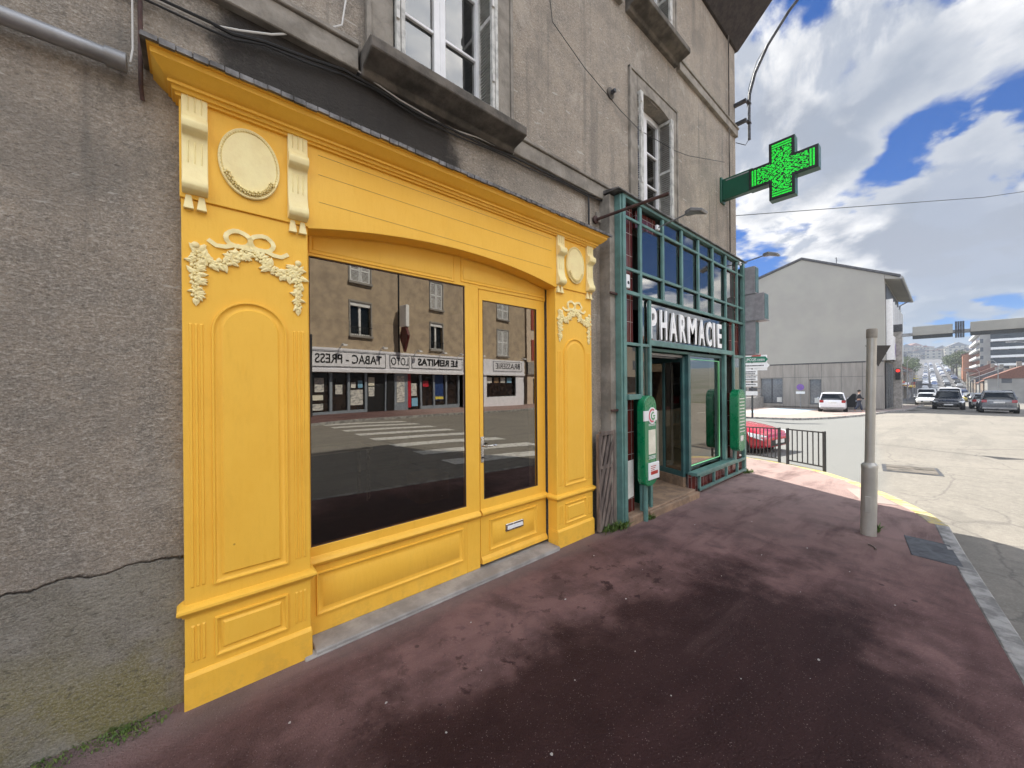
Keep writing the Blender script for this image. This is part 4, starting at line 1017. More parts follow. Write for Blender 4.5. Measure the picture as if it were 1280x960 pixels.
# curved pole bracket, cables, conduits
t = thing('curved_pipe', 'thin curved steel lamp pipe clamped to the house corner', 'pipe', (7.97, 2.5, 6.2))
pts = [(8.05, 2.40, 6.25), (8.05, 2.40, 6.7), (8.05, 2.39, 7.1), (8.06, 2.30, 7.45), (8.08, 2.10, 7.85), (8.10, 1.78, 8.25), (8.12, 1.3, 8.65), (8.14, .7, 8.95)]
m = MB(); m.tube(pts, .026, 10); m.build('pipe', 'iron', t, smooth=True)
m = MB(); m.tube([(8.07, 2.44, 6.9), (8.12, 2.42, 7.3), (8.12, 2.29, 7.7), (8.12, 2.16, 7.85)], .006, 6); m.build('wire', 'black_cable', t)
m = MB()
for z in (6.55, 6.92): MB().box(7.95, 8.09, 2.37, 2.43, z, z + .035).box(7.88, 7.952, 2.40, 2.62, z - .01, z + .045).build('clamp', 'iron', t, bevel=.004)
def cable(pts, r, mat, label, y=2.575):
    m = MB(); m.tube([(x, y + random.uniform(-.006, .004), z) for x, z in pts], r, 6)
    o = m.build('cable', mat, loc=(pts[0][0], y, pts[0][1]), smooth=True, label=label, category='cable')
B1 = [(-2.2, 3.60), (-.8, 3.59), (.081, 3.612), (.178, 3.61), (.327, 3.654), (.557, 3.691), (.77, 3.735), (.982, 3.725), (1.282, 3.69), (1.632, 3.70), (1.955, 3.71), (2.191, 3.735), (2.378, 3.74), (2.88, 3.748), (3.34, 3.75), (3.66, 3.80)]
cable(B1, .009, 'black_cable', 'thick black cable sagging along the wall under the window sill')
cable([(x, z - .028 + .012 * math.sin(i * 2)) for i, (x, z) in enumerate(B1)], .0055, 'black_cable', 'thin black cable just below the thick one above the yellow cornice')
cable([(.626, 3.77), (.821, 3.78), (1.157, 3.72), (1.557, 3.70), (1.87, 3.75), (2.25, 3.76)], .005, 'white_cable', 'pale thin cable running beside the black ones under the window sill')
cable([(-.9, 3.58), (.081, 3.603), (.214, 3.65), (.367, 3.72), (.581, 3.864), (.76, 4.02), (.80, 4.3)], .006, 'white_cable', 'white cable rising from the black cable to the first floor window')
cable([(2.74, 5.5), (2.78, 5.302), (3.288, 5.119), (3.981, 4.96), (4.41, 4.92), (5.40, 5.05), (5.826, 5.147), (7.269, 5.598)], .004, 'black_cable', 'single thin wire slung across the upper wall past the second window', 2.56)
cable([(3.36, 3.74), (3.365, 3.6), (3.36, 3.35)], .012, 'black_cable', 'short black cable dropping to the right end of the yellow cornice', 2.58)
m = MB(); m.tube([(7.95, 2.60, 6.25), (8.0, 2.45, 6.15), (8.05, 2.40, 6.27)], .007, 6); m.build('cable', 'black_cable', loc=(7.95, 2.6, 6.2), label='black loop of cable under the curved pipe', category='cable')
m = MB(); m.tube([(8.0, 2.66, 4.88), (14, -.6, 5.9), (26, -7.2, 8.6), (34, -12, 10.5)], .007, 5); m.build('overhead_wire', 'black_cable', loc=(8, 2.66, 4.9), label='thin black wire crossing the sky behind the green cross', category='wire')
t = thing('wall_pipe', 'fat grey pipe running level along the wall left of the yellow cornice', 'pipe', (-.3, 2.56, 3.2))
m = MB(); m.tube([(-6, 2.545, 3.20), (-.24, 2.545, 3.20)], .036, 14); m.build('pipe', 'zinc', t, smooth=True)
m = MB(); m.lathe((-.30, 2.545, 3.20), [(.030, 0), (.043, .0), (.043, .07), (.030, .07)], 14, 'x'); m.build('collar', 'zinc', t, smooth=True)
t = thing('conduit', 'thin upright conduit and pale wire by the left end of the yellow cornice', 'conduit', (-.19, 2.58, 2.9))
m = MB(); m.tube([(-.185, 2.575, 8.0), (-.185, 2.575, 3.14), (-.18, 2.60, 3.08)], .009, 8); m.build('conduit', 'rusty', t, smooth=True)
m = MB(); m.tube([(-.215, 2.58, 8.0), (-.212, 2.575, 3.3), (-.22, 2.56, 3.22)], .004, 6); m.build('wire', 'white_cable', t)
m = MB(); m.tube([(3.352, 2.60, .95), (3.352, 2.60, 2.55)], .011, 8); m.build('cable_cover', 'white_cable', loc=(3.352, 2.6, .95), label='white strip running up the right edge of the yellow shopfront', category='cable')
for k, z in enumerate((2.66, 1.33)):
    m = MB(); m.box(3.57, 3.70, 2.44, 2.462, z, z + .022); m.build('pipe_clip', 'rusty', loc=(3.6, 2.45, z), label=['upper rusty clip on the grey pier left of the pharmacy', 'lower rusty clip on the grey pier left of the pharmacy'][k], category='clip', group='rusty clips on the pier')
t = thing('wall_anchor', 'round iron tie plate on the wall between the two upper windows', 'tie plate', (3.83, 2.6, 5.13))
m = MB(); m.lathe((3.83, 2.612, 5.13), [(.065, 0), (.065, -.02), (.03, -.03)], 14, 'y'); m.build('plate', 'dark_cement', t)
m = MB(); m.lathe((3.83, 2.585, 5.13), [(.025, 0), (.025, -.05), (.01, -.055)], 10, 'y'); m.build('bolt', 'iron', t)
# weathered slatted shutter panel leaning in the gap
lt = thing('slatted_panel', 'weathered wooden panel with slanting slats between the yellow and teal shopfronts', 'panel', (3.5, 2.48, 0))
LY = 2.46
m = MB(); m.box(3.355, 3.39, LY, LY + .045, .02, 1.09); m.box(3.62, 3.66, LY, LY + .045, .0, 1.12); m.box(3.39, 3.62, LY + .001, LY + .044, 1.07, 1.115); m.box(3.39, 3.62, LY + .01, LY + .04, .70, .735); m.build('frame', 'weathered_wood', lt, bevel=.003)
m = MB()
for k in range(8):
    z = -.80 + k * .245
    for q in ([(0, 0), (0, .14), (1, .14 + .72), (1, .72)],):
        poly = [(3.39 + .23 * u, z + w) for u, w in q]
        # clip to the frame
        n = 12; top = []; bot = []
        for i in range(n + 1):
            u = i / n; a_, b_ = z + .72 * u, z + .72 * u + .14
            a_, b_ = max(a_, .03), min(b_, 1.07)
            if b_ - a_ > .004: bot.append((3.39 + .23 * u, a_)); top.append((3.39 + .23 * u, b_))
        if len(bot) > 1: m.prism(bot + top[::-1], 'y', LY + .008, LY + .026)
m.build('slats', 'weathered_wood', lt)
m = MB(); m.box(3.37, 3.64, LY + .047, LY + .055, .02, 1.08); m.build('backing', 'interior_dark', lt)

# weeds and litter
def weed(x, y, n, r, h, label):
    m = MB(); z0 = H(x, y)
    for k in range(n):
        a = random.uniform(0, 6.28); d = random.uniform(0, r); px, py = x + d * math.cos(a), y + d * math.sin(a) * .6
        L = random.uniform(.3, 1) * h; b = random.uniform(0, 6.28); w = random.uniform(.004, .010) if h > .05 else random.uniform(.002, .004); lean = random.uniform(.2, 1.1)
        q = [(0, 0), (.5, 1), (1, .1)]; dx_, dy_ = math.cos(b), math.sin(b); pv = None
        for t, ww in q:
            c = Vector((px + dx_ * L * lean * t * t, py + dy_ * L * lean * t * t, z0 + L * t * (1 - .35 * t * lean))); s_ = Vector((-dy_, dx_, 0)) * w * (ww + .15)
            cur = (m.bm.verts.new(c - s_), m.bm.verts.new(c + s_))
            if pv: m.bm.faces.new((pv[0], pv[1], cur[1], cur[0]))
            pv = cur
    m.build('weed', 'weed', loc=(x, y, z0), label=label, category='weed')
weed(3.50, 2.46, 130, .13, .11, 'green weeds at the foot of the slatted wooden panel')
weed(3.66, 2.40, 90, .10, .13, 'bushy weeds at the foot of the teal pharmacy post')
weed(4.20, 2.33, 60, .06, .09, 'small weeds under the green cabinet beside the step')
weed(7.80, 2.42, 130, .18, .08, 'low spreading weeds at the house corner with bits of litter')
weed(5.66, .50, 60, .05, .12, 'tuft of grass behind the foot of the grey pole')
weed(-.25, 2.57, 500, .16, .022, 'mossy tufts at the foot of the damp wall left of the yellow pilaster')
weed(-.62, 2.57, 700, .22, .028, 'moss and grass along the wall foot at the left edge')
rl = random.Random(11)
NTH = ['first', 'second', 'third', 'fourth', 'fifth', 'sixth', 'seventh', 'eighth', 'ninth', 'tenth', 'eleventh', 'twelfth', 'thirteenth', 'fourteenth', 'fifteenth', 'sixteenth', 'seventeenth', 'eighteenth', 'nineteenth', 'twentieth', 'twenty-first', 'twenty-second', 'twenty-third', 'twenty-fourth', 'twenty-fifth']
LIT = [(.9, 1.55), (1.25, 1.75), (1.6, 1.35), (2.15, 1.9), (2.5, 1.6), (3.0, 1.75), (3.4, 1.25), (1.9, .95), (2.3, .75), (2.8, .5), (3.6, .75), (4.1, 1.15), (4.6, .9), (5.0, 1.5), (1.2, 1.15), (.75, 1.9), (3.9, .25), (4.3, .55), (2.05, 1.25), (7.65, 2.3), (7.9, 2.25), (1.45, 2.15), (2.9, 2.2), (.35, 2.1), (4.4, 1.9)]
for x, y in LIT:
    m = MB(); r = rl.uniform(.003, .008); a = rl.uniform(0, 3); z = H(x, y)
    p = [(x + r * math.cos(a + t) * rl.uniform(.6, 1.5), y + r * math.sin(a + t) * rl.uniform(.6, 1.2)) for t in (0, 1.2, 2.5, 3.8, 5)]
    m.prism(p, 'z', z + .001, z + .004); m.build('paper_scrap', 'litter', loc=(x, y, z), label='tiny pale scrap on the dark red pavement, %s from the left of the scattered ones' % NTH[sorted(LIT, key=lambda p: (.759 * p[0] - .651 * p[1]) / (.651 * p[0] + .759 * p[1])).index((x, y))], category='scrap', group='pale scraps scattered on the pavement')
for (x, y, a) in ((5.05, .45, .3),):
    m = MB(); m.tube([(x, y, .008), (x + .06 * math.cos(a), y + .06 * math.sin(a), .010), (x + .12 * math.cos(a + .3), y + .12 * math.sin(a + .3), .008)], .006, 6)
    m.build('twig', 'weathered_wood', loc=(x, y, 0), label='pale twig on the pavement, ' + ('near the pole' if x > 4 else 'in the open foreground'), category='twig')

# ---------------------------------------------------------------- pole, railings, signs
t = thing('street_pole', 'plain beige metal pole with a thicker sleeve standing on the pavement', 'pole', (5.50, .55, 0))
def lean(m, k=.026):
    for v in m.bm.verts: v.co.x += v.co.z * k * .759; v.co.y -= v.co.z * k * .651
m = MB(); m.lathe((5.50, .55, 0), [(.066, -.05), (.066, .70), (.069, .715), (.069, .745), (.062, .755), (.042, .775)], 28); lean(m); m.build('sleeve', 'pole_paint', t, smooth=True)
m = MB(); m.lathe((5.50, .55, 0), [(.041, .72), (.041, 2.12), (.043, 2.122), (.043, 2.185), (.04, 2.195)], 28); lean(m); m.build('tube', 'pole_paint', t, smooth=True)
m = MB(); m.lathe((5.50, .55, 0), [(.0455, 2.11), (.0455, 2.20), (.04, 2.21)], 28); lean(m); m.build('cap', 'cement', t, smooth=True)
m = MB(); m.box(5.437, 5.447, .52, .57, .25, .42); m.build('hatch', 'pole_paint', t, bevel=.004)
def railing(p0, p1, label):
    a, b = Vector(p0), Vector(p1); L = (b - a).length; ang = math.atan2(b.y - a.y, b.x - a.x)
    t = thing('railing', label, 'railing', (a.x, a.y, H(a.x, a.y) - .02), ang, 'dark barrier railings round the pavement corner', local=True)
    dz = (H(b.x, b.y) - H(a.x, a.y)) / L
    for u in (0, L):
        m = MB(); m.box(u - .022, u + .022, -.022, .022, -.05 + dz * u, .79 + dz * u); m.build('post', 'dark_rail', t, bevel=.004)
    for z in (.10, .75):
        m = MB(); m.prism([(0, z), (0, z + .025), (L, z + .025 + dz * L), (L, z + dz * L)], 'y', -.012, .012); m.build('rail', 'dark_rail', t)
    n = int(L / .105)
    for k in range(1, n): u = L * k / n; m = MB(); m.box(u - .0075, u + .0075, -.0075, .0075, .11 + dz * u, .76 + dz * u); m.build('bar', 'dark_rail', t)
railing((9.05, 1.50), (9.52, 2.18), 'short dark railing panel nearest the grey pole')
railing((9.66, 2.36), (10.35, 3.42), 'longer dark railing panel in front of the red car')
railing((10.45, 3.58), (11.2, 5.0), 'dark railing panel partly hidden behind the house corner')
# yield sign seen past the pole
X, Y, _z = 16.33, 1.40, 0
gz = H(X, Y) + ROAD
t = thing('yield_sign', 'dark backed triangular road sign half hidden behind the pole', 'road sign', (X, Y, gz))
rt = Vector((math.sin(HEAD), -math.cos(HEAD), 0)); pz = Vector((X, Y, 0)) - rt * .17
m = MB(); m.tube([(pz.x, pz.y, gz), (pz.x, pz.y, 2.72)], .03, 10); m.build('post', 'iron', t)
m = MB()
A = [Vector((X, Y, 2.76)) - rt * .40, Vector((X, Y, 2.76)) + rt * .40, Vector((X, Y, 2.10))]; nn = Vector((math.cos(HEAD), math.sin(HEAD), 0)) * .01
m.rings([[p - nn * 4 for p in A], [p - nn * 3 for p in A]], True, (True, True)); m.build('plate', 'black', t)
# direction sign cluster
sx, sy = 27.6, 8.05; sz = H(sx, sy)
t = thing('direction_sign', 'cluster of direction boards on a dark post, the green one on top', 'direction sign', (sx, sy, sz))
fwd = Vector((sx, sy, 0)).normalized(); rt = Vector((fwd.y, -fwd.x, 0))
def W(u, z, d=0): p = Vector((sx, sy, 0)) + rt * u - fwd * d; return Vector((p.x, p.y, z))
def board(name, u0, u1, z0, z1, mat, d=.06, arrow=0, parent=None, th=.03):
    m = MB(); p = [(u0, z0), (u1, z0)] + ([(u1 + arrow, (z0 + z1) / 2)] if arrow else []) + [(u1, z1), (u0, z1)]
    m.rings([[W(u, z, d) for u, z in p], [W(u, z, d - th) for u, z in p]], True, (True, True)); return m.build(name, mat, parent or t)
D0 = math.hypot(sx, sy) * math.cos(math.atan2(sy, sx) - HEAD)
pxu = D0 / 465 * math.cos(math.atan2(sy, sx) - HEAD) ** -1 * .83; zz = lambda py: 1.65 - (py - 480 + 2.7) / 465 * D0
u_ = lambda px: (px - 949) * D0 / 465 / .80 * .70
m = MB(); m.tube([W(u_(946), sz), W(u_(946), zz(445))], .06, 8); m.build('post', 'dark_rail', t)
board('backboard', u_(931), u_(964), zz(463), zz(444), 'white_plastic', .05)
gb = board('green_board', u_(936.5), u_(962), zz(453), zz(446), 'sign_green', .10, u_(965) - u_(962))
text('lettering', 'LIMOGES centre', 'white_plastic', gb, W(u_(938), zz(451.6), .112), rt, (0, 0, 1), u_(961) - u_(938), zz(447.6) - zz(451.6), .01)
board('red_plate', u_(946.5), u_(956.5), zz(445.6), zz(443), 'sign_red', .10)
wb = board('white_board', u_(936), u_(964), zz(460), zz(454), 'white_plastic', .10, u_(967) - u_(964))
def lines(parent, px0, px1, pys, mat='black', d=.118):
    m = MB()
    for py in pys:
        x = px0
        while x < px1 - 1: w = random.uniform(.6, 1.3); m.rings([[W(u_(x), zz(py + .8), d), W(u_(x + w), zz(py + .8), d), W(u_(x + w), zz(py - .7), d), W(u_(x), zz(py - .7), d)]], True, (False, True)); x += w + .5
    m.build('printed_lines', mat, parent)
lines(wb, 938, 960, [457])
for k, (py0, py1, rows) in enumerate(((468.5, 462, [464.5, 467]), (476, 469.5, [471, 474]), (483, 478.5, [480.5]), (494, 489, []))):
    b = board('small_board', u_(931), u_(952.5), zz(py0), zz(py1), 'white_plastic', .10)
    if rows: lines(b, 932, 951, rows, 'iron')
board('dark_board', u_(933), u_(939), zz(488.5), zz(484.5), 'iron', .09); board('dark_board', u_(942), u_(952), zz(488.5), zz(484.5), 'iron', .09)
# round no-parking sign by the white building
X, Y = 44.9, 9.2; gz = H(X, Y)
t = thing('parking_sign', 'small round purple sign with a white plate on a thin grey post', 'road sign', (X, Y, gz))
m = MB(); m.tube([(X, Y, gz), (X, Y, gz + 2.4)], .04, 8); m.build('post', 'zinc', t)
m = MB(); m.lathe((X - .05, Y, gz + 2.1), [(.30, 0), (.30, -.03), (.22, -.031)], 20, 'x'); m.build('disc', 'sign_purple', t)
m = MB(); m.box(X - .08, X - .05, Y - .35, Y + .35, gz + 1.45, gz + 1.68); m.build('plate', 'white_plastic', t)

# ---------------------------------------------------------------- white building across the side street
wb = thing('white_building', 'large pale gabled building with blank end wall and grey panelled ground floor', 'building', (46.2, 9, -1))
X0, Y0 = 46.1, 3.45
m = MB()
gab = [(Y0, 3.45), (Y0, 11.0), (9.25, 13.75), (16.0, 11.7), (16.0, 3.45)]
m.prism(gab, 'x', X0, 61); m.build('wall', 'render_cream', wb)
# ground floor with real openings
m = MB()
def gable_open(m, holes, y0, y1, z0, z1, xf, dep):
    Yv = sorted({y0, y1, *[h[0] for h in holes], *[h[1] for h in holes]}); Zv = sorted({z0, z1, *[h[2] for h in holes], *[h[3] for h in holes]})
    for a, b in zip(Yv, Yv[1:]):
        for c, d in zip(Zv, Zv[1:]):
            if not any(h[0] < (a + b) / 2 < h[1] and h[2] < (c + d) / 2 < h[3] for h in holes): m.face([(xf, a, c), (xf, b, c), (xf, b, d), (xf, a, d)])
    for a, b, c, d in holes:
        for p, q in (((a, c), (b, c)), ((b, c), (b, d)), ((b, d), (a, d)), ((a, d), (a, c))): m.face([(xf, p[0], p[1]), (xf, q[0], q[1]), (xf + dep, q[0], q[1]), (xf + dep, p[0], p[1])])
GH = [(10.95, 12.9, -.62, 2.0), (7.85, 8.75, -.62, 1.85)]
gable_open(m, GH, Y0 + .1, 16, -2, 3.42, X0 + .06, .3)
m.face([(X0 + .06, Y0 + .1, -2), (61, Y0 + .1, -2), (61, Y0 + .1, 3.42), (X0 + .06, Y0 + .1, 3.42)])
m.face([(X0 + .06, 16, -2), (61, 16, -2), (61, 16, 3.42), (X0 + .06, 16, 3.42)])
m.build('ground_floor_wall', 'concrete_panel', wb)
m = MB()
for y in (4.9, 6.35, 7.8, 8.8, 9.9, 10.9, 12.95): m.box(X0 + .053, X0 + .0615, y, y + .02, -1.6, 3.4)
m.box(X0 + .052, X0 + .0612, Y0 + .12, 16, 2.05, 2.075); m.box(X0 + .03, X0 + .07, Y0 + .1, 16, 3.34, 3.45)
m.build('panel_joint', 'iron', wb)
for a, b, c, d in GH:
    m = MB(); m.box(X0 + .30, X0 + .36, a, b, c, d); w = m.build('window', 'carpaint_grey', wb)
    m = MB(); m.box(X0 + .26, X0 + .31, (a + b) / 2 - .05 if b - a > 1 else a, (a + b) / 2 + .05 if b - a > 1 else a + .06, c, d); m.box(X0 + .26, X0 + .312, a, b, c, c + .08); m.build('frame', 'iron', w)
    m = MB(); m.box(X0 + .28, X0 + .30, a + .12, a + .55, c + .15, c + .65); m.build('notice', 'paper', w)
m = MB()
for (a, za), (b, zb) in (((Y0 - 1.0, 10.55), (9.25, 13.78)), ((9.25, 13.78), (16.6, 11.55))):
    m.prism([(a, za), (b, zb), (b, zb + .20), (a, za + .20)], 'x', X0 - .12, 61.3)
rf = m.build('roof', 'roof_slate', wb)
m = MB(); m.prism([(Y0 - .02, 11.0), (Y0 - .95, 10.52), (Y0 - .95, 10.40), (Y0 - .02, 10.62)], 'x', X0 + .02, 61.2); m.build('soffit', 'render_cream', rf)
m = MB(); m.tube([(X0 - .1, Y0 - 1.05, 10.5), (61.3, Y0 - 1.05, 10.5)], .12, 8); m.build('gutter', 'zinc', rf)
m = MB(); m.tube([(59.5, Y0 - 1.0, 10.4), (59.5, Y0 - .2, 9.9), (59.5, Y0 - .15, -1.2)], .07, 8); m.build('downpipe', 'zinc', wb)
m = MB(); m.tube([(50, 7.2, 12.5), (50, 7.2, 14.3)], .03, 6); m.box(49.4, 50.6, 7.19, 7.21, 14.1, 14.13); m.build('aerial', 'iron', rf)
m = MB(); m.box(X0 + .8, 60.5, Y0 - .03, Y0 + .02, 3.5, 10.1); m.build('glazed_band', 'car_window', wb)
for k in range(7):
    x = X0 + .9 + k * 2.0; m = MB(); m.box(x, x + .25, Y0 - .45, Y0 - .02, 3.5, 8.9); m.build('fin', 'white_plastic', wb)
m = MB(); m.box(X0 + .9, 60.5, Y0 - .05, Y0 + .01, 9.0, 10.3); m.build('dark_fascia', 'black', wb)
m = MB(); m.box(X0 + 1.0, X0 + 5.5, Y0 - .50, Y0 - .455, 3.5, 5.6); bn = m.build('banner', 'white_plastic', wb)
m = MB(); m.lathe((X0 + 2.8, Y0 - .505, 4.4), [(.7, 0), (.7, -.01), (.001, -.01)], 20, 'y'); m.build('banner_motif', 'sign_purple', bn)
m = MB(); m.box(X0 + .9, X0 + 13.5, Y0 + .02, Y0 + .09, -1.4, 3.3)
m.build('dark_shopfront', 'black', wb)
m = MB()
for k in range(8): x = X0 + 1.5 + k * 1.6; m.box(x, x + .09, Y0 - .02, Y0 + .06, -1.5, 3.3)
m.build('mullion', 'zinc', wb)
# low terrace wall and rail beside it
t = thing('low_wall', 'low pale concrete wall with a rail left of the panelled ground floor', 'wall', (41, 12.5, H(41, 12)))
m = MB(); m.box(38.5, 46, 12.6, 13.0, -2, .1); m.box(38.3, 38.7, 12.6, 16, -2, .0); m.build('wall', 'light_stone', t, bevel=.02)
m = MB(); m.tube([(38.5, 12.8, .9), (46, 12.8, .95)], .04, 6); m.tube([(38.5, 12.8, .5), (46, 12.8, .55)], .03, 6)
for k in range(6): m.tube([(38.6 + k * 1.45, 12.8, .0), (38.6 + k * 1.45, 12.8, .92)], .035, 6)
m.build('rail', 'zinc', t)

# ---------------------------------------------------------------- gantry and traffic light
gx, gy = 48.9, 2.85; gz = H(gx, gy)
t = thing('gantry', 'grey sign gantry spanning the street seen from the back', 'gantry', (gx, gy, gz))
m = MB(); m.box(gx - .30, gx + .30, gy - .28, gy + .28, gz - .1, 6.1); m.build('column', 'light_stone', t, bevel=.03)
m = MB(); m.box(gx - .34, gx + .34, gy - .33, gy + .33, 6.1, 6.75); m.build('column_head', 'iron', t, bevel=.02)
m = MB(); m.box(gx - .3, gx + .3, -12.5 - .28, -12.5 + .28, -2, 6.1); m.build('column', 'light_stone', t, bevel=.03)
m = MB(); m.prism([(gy, 5.62), (gy, 5.88), (-12.5, 5.95), (-12.5, 5.55)], 'x', gx - .15, gx + .15); m.build('beam', 'zinc', t, bevel=.01)
def gp(px0, px1, z0, z1, name='sign_panel'):
    ya, yb = [gx * v for v in (px0, px1)]
    m = MB(); m.box(gx - .55, gx - .30, ya, yb, z0 + .3, z1); p = m.build(name, 'gantry_grey', t, bevel=.02)
    m = MB(); m.box(gx - .50, gx - .32, ya, yb, z0, z0 + .295); m.build('panel_underside', 'dark_rail', p)
gp(.0385, -.0085, 5.3, 6.38); gp(-.0275, -.085, 5.3, 6.42); gp(-.10, -.16, 5.3, 6.38)
m = MB()
for k in range(4): m.box(gx - .5, gx - .3, gx * -.011 - k * .13, gx * -.011 - k * .13 - .11, 5.2, 6.55)
m.build('lamp_rack', 'iron', t)
X, Y = gx - .32, 2.80
t = thing('traffic_light', 'small red traffic light fixed to the gantry column', 'traffic light', (X, Y, 2.0))
m = MB(); m.box(X - .18, X, Y - .15, Y + .15, 1.75, 2.75); m.build('housing', 'black', t, bevel=.02)
m = MB(); m.lathe((X - .18, Y, 2.55), [(.13, 0), (.13, -.03), (.001, -.04)], 16, 'x'); m.build('red_lens', 'red_lamp', t)

# ---------------------------------------------------------------- vehicles
def section(x, hw, z0, z1, n=4.0, k=20, top_in=1.0):
    out = []
    for i in range(k):
        a = 2 * math.pi * (i + .5) / k; c, s = math.cos(a), math.sin(a)
        y = hw * math.copysign(abs(c) ** (2 / n), c); z = math.copysign(abs(s) ** (2 / n), s)
        if z > 0: y *= 1 - (1 - top_in) * z
        out.append((x, y, (z0 + z1) / 2 + z * (z1 - z0) / 2))
    return out
def car(kind, paint, label, x, y, ang, zoff=0, group=None, cat='car', opendoor=False):
    P = dict(hatch=dict(L=4.0, W=1.74, H=1.46, hood=.98, belt=.92, cowl=.62, wb=2.5, rear=-1.85, roof=(.15, -1.45), rz=.98, r=.31),
             suv=dict(L=4.3, W=1.80, H=1.66, hood=1.08, belt=1.05, cowl=.80, wb=2.65, rear=-2.0, roof=(.35, -1.75), rz=1.05, r=.35),
             van=dict(L=4.8, W=1.92, H=1.98, hood=1.10, belt=1.10, cowl=1.45, wb=3.0, rear=-2.35, roof=(.95, -2.25), rz=1.1, r=.33),
             sedan=dict(L=4.4, W=1.78, H=1.43, hood=.94, belt=.90, cowl=.75, wb=2.65, rear=-1.7, roof=(.25, -1.1), rz=1.0, r=.31))[kind]
    L, Wd, Ht, hood, belt, cowl = P['L'], P['W'] / 2, P['H'], P['hood'], P['belt'], P['cowl']; h = L / 2; rr = P['r']; gc = .2
    t = thing('parked_car' if cat == 'car' and 'parked' in label else cat, label, cat, (0, 0, 0), 0, group, local=True)
    st = [(-h, .72, .42, belt - .12), (-h + .06, .88, .30, belt - .02), (-h + .30, .97, gc, belt + (.0 if kind != 'sedan' else .04)), (-.9, 1, gc, belt), (0, 1, gc, belt), (cowl, 1, gc, belt - .01), (cowl + .35, .99, gc, hood - .06), (h - .45, .97, gc, hood - .16), (h - .18, .90, .24, hood - .26), (h - .03, .80, .30, hood - .36), (h, .66, .36, hood - .44)]
    m = MB(); m.rings([section(a, Wd * w, z0, z1, 4.5, 22, .95) for a, w, z0, z1 in st], True, (True, True))
    body = m.build('body', 'carpaint_' + paint, t, smooth=True)
    ra, rb = P['roof']; wa = cowl; wr = P['rear']
    gs = [(wr - (.05 if kind != 'sedan' else .0), .86, belt - .1, belt + .02), (wr + .03, .86, belt - .1, belt + .18), (rb, .84, belt - .1, Ht - .06), ((ra + rb) / 2, .86, belt - .1, Ht - .02), (ra, .84, belt - .1, Ht - .05), (wa - .05, .85, belt - .1, belt + .08), (wa + .06, .85, belt - .1, belt - .04)]
    m = MB(); m.rings([section(a, Wd * w, z0, z1, 5, 20, .80) for a, w, z0, z1 in gs], True, (True, True)); m.build('glasshouse', 'car_window' if kind != 'hatch' or paint != 'red' else 'windscreen', t, smooth=True)
    # roof skin and pillars in body colour
    m = MB(); n = 8; prof = []
    def rw(xx): return Wd * .84 * .80
    ringsR = []
    for a, z in ((rb - .10, Ht - .10), (rb, Ht - .045), ((ra + rb) / 2, Ht + .0), (ra, Ht - .035), (ra + .10, Ht - .085)):
        w = Wd * .715; ringsR.append([(a, -w, z - .035), (a, -w * .8, z + .008), (a, 0, z + .022), (a, w * .8, z + .008), (a, w, z - .035), (a, w * .5, z - .05), (a, -w * .5, z - .05)])
    m.rings(ringsR, True, (True, True)); m.build('roof', 'carpaint_' + paint, t, smooth=True)
    for s in (-1, 1):
        lo, up = Wd * .872, Wd * .705
        for (xa, xb, w) in ((wa - .02, ra + .04, .05), (-.25, -.2, .05), (wr + .06, rb + .02, .10)):
            MB().tube([(xa, s * lo, belt - .03), (xb, s * (up + .012), Ht - .06)], w / 2, 6).build('pillar', 'carpaint_' + paint, t)
        if kind == 'van': MB().prism([(-.3, belt - .05), (-.35, Ht - .1), (rb, Ht - .1), (wr, belt - .05)], 'y', s * lo * .995, s * lo * .90).build('side_panel', 'carpaint_' + paint, t)
    for s in (-1, 1):
        for xx in (P['wb'] / 2, -P['wb'] / 2):
            m = MB(); m.lathe((xx, s * (Wd - .10), rr), [(rr * 1.17, -.10), (rr * 1.17, .1025), (rr * .6, .1025)] if s > 0 else [(rr * 1.17, .10), (rr * 1.17, -.1025), (rr * .6, -.1025)], 20, 'y')
            # keep the arch above the sill only
            bmesh.ops.bisect_plane(m.bm, geom=m.bm.verts[:] + m.bm.edges[:] + m.bm.faces[:], plane_co=(0, 0, gc), plane_no=(0, 0, -1), clear_outer=True)
            m.build('wheel_arch', 'black', t)
            m = MB(); o_ = Wd - .13; m.lathe((xx, s * o_, rr), [(rr * .62, -.09), (rr * .95, -.10), (rr, -.07), (rr, .07 + .07), (rr * .95, .10 + .07), (rr * .64, .10 + .06)] if s > 0 else [(rr * .62, .09), (rr * .95, .10), (rr, .07), (rr, -.14), (rr * .95, -.17), (rr * .64, -.16)], 22, 'y')
            w = m.build('wheel', 'tyre', t, smooth=True)
            m = MB(); m.lathe((xx, s * (o_ + .12), rr), [(rr * .64, 0), (rr * .60, s * .035), (rr * .45, s * .015), (rr * .15, s * .03), (.001, s * .03)], 22, 'y'); m.build('rim', 'rim', w, smooth=True)
        m = MB(); m.ball((cowl - .18, s * (Wd + .09), belt + .08), (.07, .09, .07), 2); m.build('mirror', 'carpaint_' + paint, t, smooth=True)
        m = MB(); m.rings([[(h - .42, s * Wd * .955, hood - .26), (h - .16, s * Wd * .86, hood - .31), (h - .10, s * Wd * .62, hood - .36), (h - .07, s * Wd * .60, hood - .45), (h - .12, s * Wd * .88, hood - .44), (h - .38, s * Wd * .975, hood - .36)],
                           [(h - .41, s * (Wd * .955 + .025), hood - .26), (h - .14, s * (Wd * .86 + .035), hood - .30), (h - .04, s * Wd * .63, hood - .36), (h - .01, s * Wd * .61, hood - .46), (h - .07, s * (Wd * .88 + .03), hood - .45), (h - .36, s * (Wd * .975 + .03), hood - .37)]], True, (True, True))
        m.build('headlight', 'lamp_glass', t, smooth=True)
